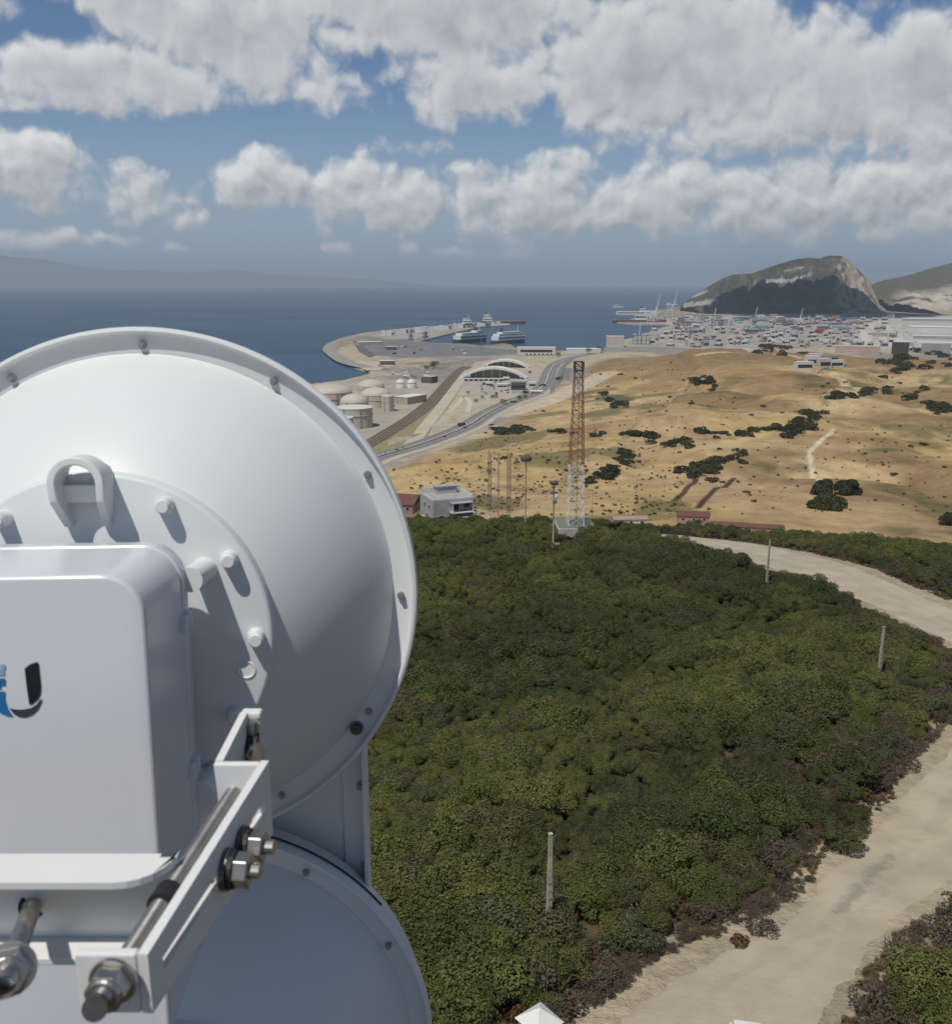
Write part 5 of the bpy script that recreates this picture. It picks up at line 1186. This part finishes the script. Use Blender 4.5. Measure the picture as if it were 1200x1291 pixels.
def canopy(x0, xm, x1, y0, yt, y1, dp, lab):
    A = flat(x0, y0, 4); B = flat(x1, y1, 4); hm = top_z(flat(xm, (y0+y1)/2, 4), xm, yt)-4; o = thing('arched_canopy', lab, 'canopy', (A+B)/2, 0); d = (B-A)/2; n_ = 24; nv = Vector((-d.y, d.x, 0)).normalized()*dp
    mb = MB(); rows = []
    for i in range(n_+1):
        t = i/n_*2-1; h = hm*(1-t*t*.88); rows.append((d*t, h))
    vs = []; fs = []
    for q, h in rows: vs += [q+Vector((0, 0, h-3.4))-nv*0, q+Vector((0, 0, h)), q+nv+Vector((0, 0, h+.5)), q+nv+Vector((0, 0, h-3))]
    for i in range(n_):
        for j in range(4): a = i*4+j; b = i*4+(j+1) % 4; fs.append((a, b, b+4, a+4))
    fs += [(3, 2, 1, 0), (n_*4, n_*4+1, n_*4+2, n_*4+3)]; mb.add(vs, fs); mb.build('roof', SHW, o, fix=True)
    for i in range(2, n_-1, 3):
        q, h = rows[i]; MB().tube(q+nv*.5, q+nv*.5+Vector((0, 0, h-2)), .9, 6).build('column', TANKW, o)
    g = MB(); g.add([rows[3][0]+nv*.7+Vector((0, 0, 0)), rows[-4][0]+nv*.7, rows[-4][0]+nv*.7+Vector((0, 0, rows[-4][1]-2)), rows[n_//2][0]+nv*.7+Vector((0, 0, rows[n_//2][1]-2.5)), rows[3][0]+nv*.7+Vector((0, 0, rows[3][1]-2))], [(0, 1, 2, 3, 4)]); g.build('back_wall', m2('olive_glass_wall', (.30, .27, .20), (.36, .33, .26), .1), o)
canopy(581, 618, 664, 477, 463, 478, 26, 'front white arched canopy over the row of booths')
canopy(606, 634, 666, 463, 453.5, 464, 24, 'rear white arched canopy behind the booths')
for i, (px, py, w) in enumerate(((538, 467, 9), (545, 465, 11), (600, 507, 7), (621, 503, 7), (625, 502, 8), (608, 503, 6), (634, 510, 10), (655, 505, 9), (662, 502, 7), (590, 497, 6), (548, 463, 12), (742, 446, 10), (756, 444, 10), (704, 450, 8), (668, 471, 6))):
    p = flat(px, py, 4); tree(p, span(w, p), span(w*.9, p), 'small dark tree standing in the port yards', 'trees in the port yards', 40+i, n=260)
building(652, 700, 446, 438, 30, 'long white terminal building behind the rear arch, dark cars before it', LWALL, SHW, name='terminal', cat='building', win=1)
building(714, 757, 445, 440, 40, 'long white roofed hall right of the arches near the water', LWALL, SHW, name='terminal', cat='building')
for i in range(14):
    x = 664+i*2.6; vehicle(x, 447.5, 'dark lorry in the line before the long white terminal', True, [CARM[1], WHP][i % 2], 1.4, 'lorries before the terminal')
for i in range(26):
    x, y = fr.uniform(476, 545), fr.uniform(462, 479); c_ = [TANW, LWALL, GREYM, TANKW][i % 4]
    if x < 500 and y > 474: continue
    building(x, x+fr.uniform(3, 7), y, y-fr.uniform(1.2, 2.6), fr.uniform(8, 20), 'small grey or white works building between tank farm and breakwater', c_, [SHW, GREYM, TANW][i % 3], 'works buildings by the tank farm')

# the mole: sheds, cranes and ships
SLATE = m2('slate_shed', (.20, .19, .20), (.15, .14, .15), .1)
for i in range(25):
    x = 481+i*6.0; y = 424.0-(i*6.0)*.098-1.2*math.sin(i*.125*3.14/3)+fr.uniform(-.8, .4); building(x, x+fr.uniform(3.5, 7), y, y-fr.uniform(3.4, 6.8), 26, 'white or grey cargo shed along the breakwater quay', [SHW, TANKW, LWALL, SHW, SLATE][int(fr.rand()*5)], SHW, 'cargo sheds along the breakwater', name='warehouse', cat='warehouse')
SHIPW = m2('ship_white', (.70, .73, .72), (.62, .66, .66), .06, .4); SHIPD = m2('ship_dark_hull', (.075, .085, .11), (.06, .07, .09), .1, .4); SHIPR = m2('ship_red_hull', (.17, .06, .05), (.13, .05, .045), .1, .4); SHIPG = m2('ship_green_deck', (.34, .44, .40), (.28, .37, .34), .06)
def ship(px, py, L, B, H, rz, lab, hull, tiers, funnel=True, aft=True):
    p = flat(px, py, 0.0); o = thing('ship', lab, 'ship', p, rz)
    out = [(-L/2, -B*.42), (-L*.42, -B/2), (L*.28, -B/2), (L*.42, -B*.30), (L/2, 0), (L*.42, B*.30), (L*.28, B/2), (-L*.42, B/2), (-L/2, B*.42)]
    MB().prism(out, -1.5, H).build('hull', hull, o); MB().prism([(a*.985, b*.98) for a, b in out], H+.02, H+.5).build('deck', SHIPG, o)
    for i, (x0, x1, hh, bb) in enumerate(tiers):
        z0 = H+.5+sum(t[2] for t in tiers[:i]); f = MB().box(((x0+x1)/2*L, 0, z0+hh/2), ((x1-x0)*L, B*bb, hh-.15)).build('superstructure', SHIPW, o)
        MB().box(((x0+x1)/2*L, 0, z0+hh*.55), ((x1-x0)*L*.94, B*bb+.3, hh*.28)).build('window_band', GLASS, f)
    zt = H+.5+sum(t[2] for t in tiers)
    if funnel: MB().tube((tiers[-1][0]*L+6, 0, zt-1), (tiers[-1][0]*L+4, 0, zt+9), 3.4, 10, 2.8).build('funnel', SHIPD, o)
    MB().tube((tiers[-1][1]*L-3, 0, zt), (tiers[-1][1]*L-3, 0, zt+14), .5, 5).build('mast', WHP, o); return o
ship(594, 431.5, 118, 24, 9, R(52), 'pale green and white ferry moored left of the pier', SHIPD, ((-.46, .40, 9, .95), (-.40, .34, 5, .85), (.10, .30, 4, .8))).scale = (1.2, 1.2, 1.2)
ship(642, 433.0, 110, 24, 9, R(46), 'white ferry moored on the right side of the pier', SHIPD, ((-.46, .42, 9, .95), (-.42, .36, 5.5, .86), (-.30, .30, 4, .75))).scale = (1.2, 1.2, 1.2)
ship(634, 408.5, 190, 28, 13, R(6), 'dark red cargo ship with white bridge at the tip of the breakwater', SHIPR, ((-.44, -.24, 12, .9), (-.42, -.28, 10, .75), (-.41, -.30, 6, .6)))
ship(600, 411.2, 120, 24, 12, R(12), 'white topped cargo ship moored halfway along the breakwater', SHIPR, ((-.44, -.16, 12, .9), (-.42, -.22, 9, .7)))
ship(780, 387.5, 90, 18, 9, R(10), 'small white ship at sea left of the container cranes', SHIPW, ((-.4, .1, 9, .8), (-.36, -.1, 6, .6)))
ship(806, 407, 230, 34, 13, R(-4), 'large white container ship with reddish bow at the far terminal', SHIPR, ((-.10, .12, 22, .9), (-.44, .30, 14, .95), (.0, .10, 12, .7)))
ship(532, 362.0, 150, 40, 22, R(30), 'tiny white ship far out below the horizon', SHIPW, ((-.3, .3, 40, .9), (-.2, .2, 40, .8)))
CRN = mat('crane_blue_grey', (.16, .19, .22), .5); CRW = mat('crane_white', (.74, .74, .73), .5); CRR = mat('crane_red', (.35, .10, .08), .5)
def quay_crane(px, py, s, rz, lab, m, boom_up, grp=None):
    p = flat(px, py, 4.0); o = thing('gantry_crane', lab, 'crane', p, rz, grp); w, d_, h = 12*s, 14*s, 38*s
    for sx in (-1, 1):
        for sy in (-1, 1): MB().box((sx*w, sy*d_, h/2), (1.8*s, 1.8*s, h)).build('leg', m, o)
        MB().box((sx*w, 0, h*.42), (1.4*s, d_*2, 1.6*s)).build('side_beam', m, o); MB().tube((sx*w, -d_, h*.42), (sx*w, d_, h), .7*s, 5).build('brace', m, o)
    MB().box((0, -d_, h*.42), (w*2, 1.5*s, 1.6*s)).build('portal_beam', m, o); MB().box((0, 6*s, h+1.5*s), (5*s, d_*2+34*s, 3*s)).build('girder', m, o)
    MB().box((0, 20*s, h+5*s), (9*s, 12*s, 5*s)).build('machine_house', CRW, o)
    MB().tube((-w*.5, -d_, h), (0, -d_+3*s, h+22*s), 1.0*s, 6).build('apex_strut', m, o); MB().tube((w*.5, -d_, h), (0, -d_+3*s, h+22*s), 1.0*s, 6).build('apex_strut', m, o)
    b0 = Vector((0, -d_-1*s, h+2*s)); b1 = b0+(Vector((0, -9*s, 58*s)) if boom_up else Vector((0, -54*s, 0)))
    for sx in (-2, 2): MB().tube(b0+Vector((sx*s, 0, 0)), b1+Vector((sx*s*.6, 0, 0)), 1.3*s, 6).build('boom', CRW if boom_up else m, o)
    MB().tube((0, -d_+3*s, h+22*s), b0.lerp(b1, .8), .4*s, 5).build('stay', m, o)
quay_crane(823, 410, 1.25, .7, 'tall quay crane with white boom raised high beside the container ship', CRW, True)
quay_crane(847, 396, 1.30, .6, 'second quay crane with raised boom at the foot of the mountain', CRW, True)
quay_crane(803, 434, .62, .4, 'dark quay crane nearest the golden hill, left of its twin', CRN, True)
quay_crane(814, 434, .62, .5, 'dark quay crane nearest the golden hill, right of its twin', CRN, False)
for i, (px, py, s) in enumerate(((872, 409, .8), (884, 407, .8), (897, 414, .75), (905, 413, .75), (918, 412, .75), (949, 408, .7), (966, 409, .7), (983, 410, .7), (1005, 411, .7), (1024, 409, .7), (858, 414, .8))):
    quay_crane(px, py, s, .2+.1*i, 'container gantry crane among the stacks of the far port', [CRW, CRN, CRN, CRR][i % 4], i % 3 == 2, 'gantry cranes of the far port')
for i, (px, py, h0) in enumerate(((518, 429, 20), (536, 426, 14), (606, 443, 20), (571, 449, 9))):
    p = flat(px, py, 4); h = span(h0, p); o = thing('harbour_crane', 'mobile harbour crane with upright boom on the ferry quay' if i < 2 else 'slim light mast on the port apron', 'crane' if i < 2 else 'light mast', p, i, 'quay cranes and masts' if i < 2 else 'light masts on the apron')
    if i < 2: MB().box((0, 0, 4), (12, 12, 8)).build('carriage', CRN, o); MB().box((0, 0, 14), (9, 10, 9)).build('cabin', CRN, o)
    MB().tube((0, 0, 4), (2, -3, h), 1.8 if i < 2 else .8, 6, .6).build('boom' if i < 2 else 'pole', CRN, o)

# container stacks, town and sheds beyond the hill
CONT = [mat('container_'+n_, c_, .6) for n_, c_ in (('blue', (.06, .12, .22)), ('red', (.30, .07, .05)), ('white', (.62, .62, .60)), ('grey', (.26, .27, .28)), ('teal', (.12, .25, .25)), ('orange', (.40, .17, .06)))]
CN = ('blue', 'red', 'white', 'grey', 'teal', 'orange')
sheet('container_terminal', [(790, 436), (800, 424), (860, 405), (900, 397), (1100, 396), (1110, 410), (1060, 432), (960, 440)], .08, m2('terminal_paving', (.42, .39, .35), (.30, .28, .26), .01))
for i in range(74):
    x, y = fr.uniform(858, 1075), fr.uniform(400, 421); k = (2, 2, 2, 3, 3, 0, 4, 1, 5, 2)[int(fr.rand()*10)]; p = flat(x, y, 4.1); o = thing('container_stack', 'long %s stack of shipping containers in the far port' % CN[k], 'containers', p, .25+.1*fr.rand(), CN[k]+' container stacks in the far port')
    n_ = 2+int(fr.rand()*4)
    for j in range(n_): MB().box((0, 0, 2.7*j*1.3+1.8), (fr.uniform(26, 60), 10, 3.3)).build('container_tier', CONT[k if fr.rand() < .7 else int(fr.rand()*6)], o)
TOWN = [m2('town_white', (.66, .64, .61), (.58, .56, .53), .05), m2('town_cream', (.56, .49, .41), (.50, .44, .37), .05), m2('town_pink', (.52, .37, .32), (.47, .33, .29), .05), m2('town_grey', (.36, .355, .35), (.31, .305, .30), .05)]
TN = ('white', 'cream', 'pinkish', 'grey')
for i in range(250):
    x, y = fr.uniform(818, 1125), fr.uniform(401, 439)
    if y < 440-(x-818)*.02 and x < 850 and fr.rand() < .4: continue
    k = int(fr.rand()**1.5*4); building(x, x+fr.uniform(3.5, 9), y, y-fr.uniform(3.2, 8.5)*(.6+.4*(y-400)/40), fr.uniform(12, 26), '%s flat roofed building in the town behind the brown ridge' % TN[k], TOWN[k], [SHW, TOWN[3], TOWN[1]][i % 3], TN[k]+' town buildings', rz=fr.uniform(-.5, .5), win=1)
building(764, 786, 437, 424, 34, 'big cream block with sloping side at the near end of the far quay', TOWN[1], SHW, name='silo_house')
building(1054, 1107, 446, 437, 60, 'large pale pink hall in front of the container yards', TOWN[2], m2('pink_sheet_roof', (.56, .44, .38), (.50, .39, .34), .04), name='warehouse', cat='warehouse')
sheet('logistics_yard', [(1060, 440), (1085, 408), (1110, 399), (1320, 396), (1340, 440)], .12, m2('white_yard', (.50, .48, .44), (.40, .385, .36), .008))
for q in ([(1098, 437), (1088, 420), (1082, 408)], [(1122, 437), (1106, 418), (1096, 404)], [(1142, 437), (1124, 418), (1108, 404)]): ribbon('yard_lane', q, 26, .25, m2('pale_lane', (.58, .55, .47), (.52, .49, .42), .02))
for i, (a, b, y0, y1, dp) in enumerate(((1150, 1230, 419, 412.5, 120), (1155, 1240, 428, 424, 50), (1160, 1240, 437, 432.5, 60), (1140, 1200, 405, 402, 90), (1118, 1127, 401, 396, 60), (1128, 1150, 436, 431, 40), (1075, 1092, 425, 421, 30), (1100, 1118, 424, 419, 40))):
    building(a, b, y0, y1, dp, ('huge white roofed distribution hall filling the right edge beyond the grove', 'long low white hall between the two big ones at the right edge', 'nearest long white hall at the right edge behind the grove', 'far white hall under the quarry hill', 'small white tower block at the foot of the quarry hill', 'white hall standing left of the nearest long hall', 'cream hall beside the pale yard lanes', 'white hall between the pale yard lanes')[i], [TOWN[0], TOWN[3]][i % 2], SHW, name='warehouse', cat='warehouse')
for i in range(40):
    x, y = fr.uniform(1100, 1150), fr.uniform(408, 434); k = int(fr.rand()*4); building(x, x+fr.uniform(2, 5), y, y-fr.uniform(.8, 2), 14, '%s unit in the rows of the logistics yard' % TN[k], TOWN[k], SHW, TN[k]+' units in the logistics yard')
DARKB = m2('dark_block', (.06, .055, .05), (.08, .07, .06), .1)
building(1124, 1144, 447, 432, 26, 'dark square block above the grove left of the halls', DARKB, DARKB, p=hit(1134, 447)); building(1162, 1196, 446, 434, 30, 'grey blue block at the top of the grove', TOWN[3], TOWN[3], p=hit(1179, 447))
for i, (a, b, y0, y1, k) in enumerate(((1001, 1024, 466, 456, 0), (1014, 1032, 461, 449, 0), (1030, 1046, 464, 452, 1), (1044, 1062, 463, 454, 0), (1018, 1036, 456, 446, 0), (1036, 1056, 456, 448, 3))):
    o = building(a, b, y0, y1, 9, ('white villa with dark window at the left corner of the hilltop compound', 'tall white villa in the middle of the hilltop compound', 'cream villa at the front of the hilltop compound', 'white block at the right end of the hilltop compound', 'white villa at the back of the hilltop compound', 'grey roofed villa at the back right of the hilltop compound')[i], TOWN[k], SHW if k != 3 else ROOFG, name='villa', cat='house', rz=.5, win=1, p=hit((a+b)/2, y0))
a, b, c_ = hit(1002, 463), hit(1030, 472), hit(1068, 461)
for i, (u, v) in enumerate(((a, b), (b, c_))):
    o = thing('compound_wall', 'white boundary wall of the hilltop compound, %s run' % ('left' if i == 0 else 'right'), 'wall', (u+v)/2); e = (v-u); mb = MB(); n_ = 10
    for j in range(n_):
        s0, s1 = u+e*(j/n_), u+e*((j+1)/n_); z0, z1 = gz(s0.x, s0.y), gz(s1.x, s1.y); s0.z, s1.z = z0-.6, z1-.6; q0, q1 = s0-o.location, s1-o.location; t_ = Vector((0, .5, 0)); hh = Vector((0, 0, 3.2))
        MB().hexa([q0, q1, q1+t_, q0+t_, q0+hh, q1+hh, q1+t_+hh, q0+t_+hh]).build('wall_panel', TOWN[0], o)
# red and brown ridge houses at the edge of town
for i in range(16):
    x = fr.uniform(905, 1110); p = hit(x, fr.uniform(440.5, 446)); 
    if p.z < 30: continue
    building(x-4, x+4, 445, 440.5, 9, 'low %s house on the brown ridge at the edge of town' % ('reddish', 'white')[i % 2], [PINK, TOWN[0]][i % 2], [PINK, SHW][i % 2], ('reddish', 'white')[i % 2]+' houses on the brown ridge', p=p, name='house', cat='house')

# ------------------------------------------------------------ one of the day's clouds overhead, whose shade lies on the mountain
def cloud(name, gx, gy, gz_, rx, ry, zc, seed):
    t = (zc-gz_)/SUN.z; cx, cy = gx+SUN.x*t, gy+SUN.y*t; rs = np.random.RandomState(seed); import bmesh
    b = bmesh.new()
    for i in range(46):
        a = rs.rand()*6.28; q = rs.rand()**.5; r = (.16+.16*rs.rand())*min(rx, ry)*(1.25-q*.6)
        m4 = Matrix.Translation((q*rx*.88*math.cos(a), q*ry*.88*math.sin(a), r*.25+rs.rand()*ry*.22*(1-q)))@Matrix.Diagonal((r*1.35, r*1.1, r*.62, 1)); bmesh.ops.create_icosphere(b, subdivisions=3, radius=1.0, matrix=m4)
    P = np.array([v.co for v in b.verts]); d = fbm(P[:, 0]/70+P[:, 2]/50, P[:, 1]/70-P[:, 2]/60, 4)-.5
    for v, k in zip(b.verts, d): v.co += v.normal*float(k)*55
    me = bpy.data.meshes.new(name); b.to_mesh(me); b.free(); me.polygons.foreach_set('use_smooth', [True]*len(me.polygons)); me.materials.append(CLOUDM)
    o = bpy.data.objects.new(name, me); C.objects.link(o); o.location = (cx, cy, zc); tag(o, kind='stuff')
CLOUDM = mat('cloud_white', (.9, .9, .9), 1.0, spec=0.0)
cloud('cloud', 1790, 5230, 80, 640, 640, 2300, 1)
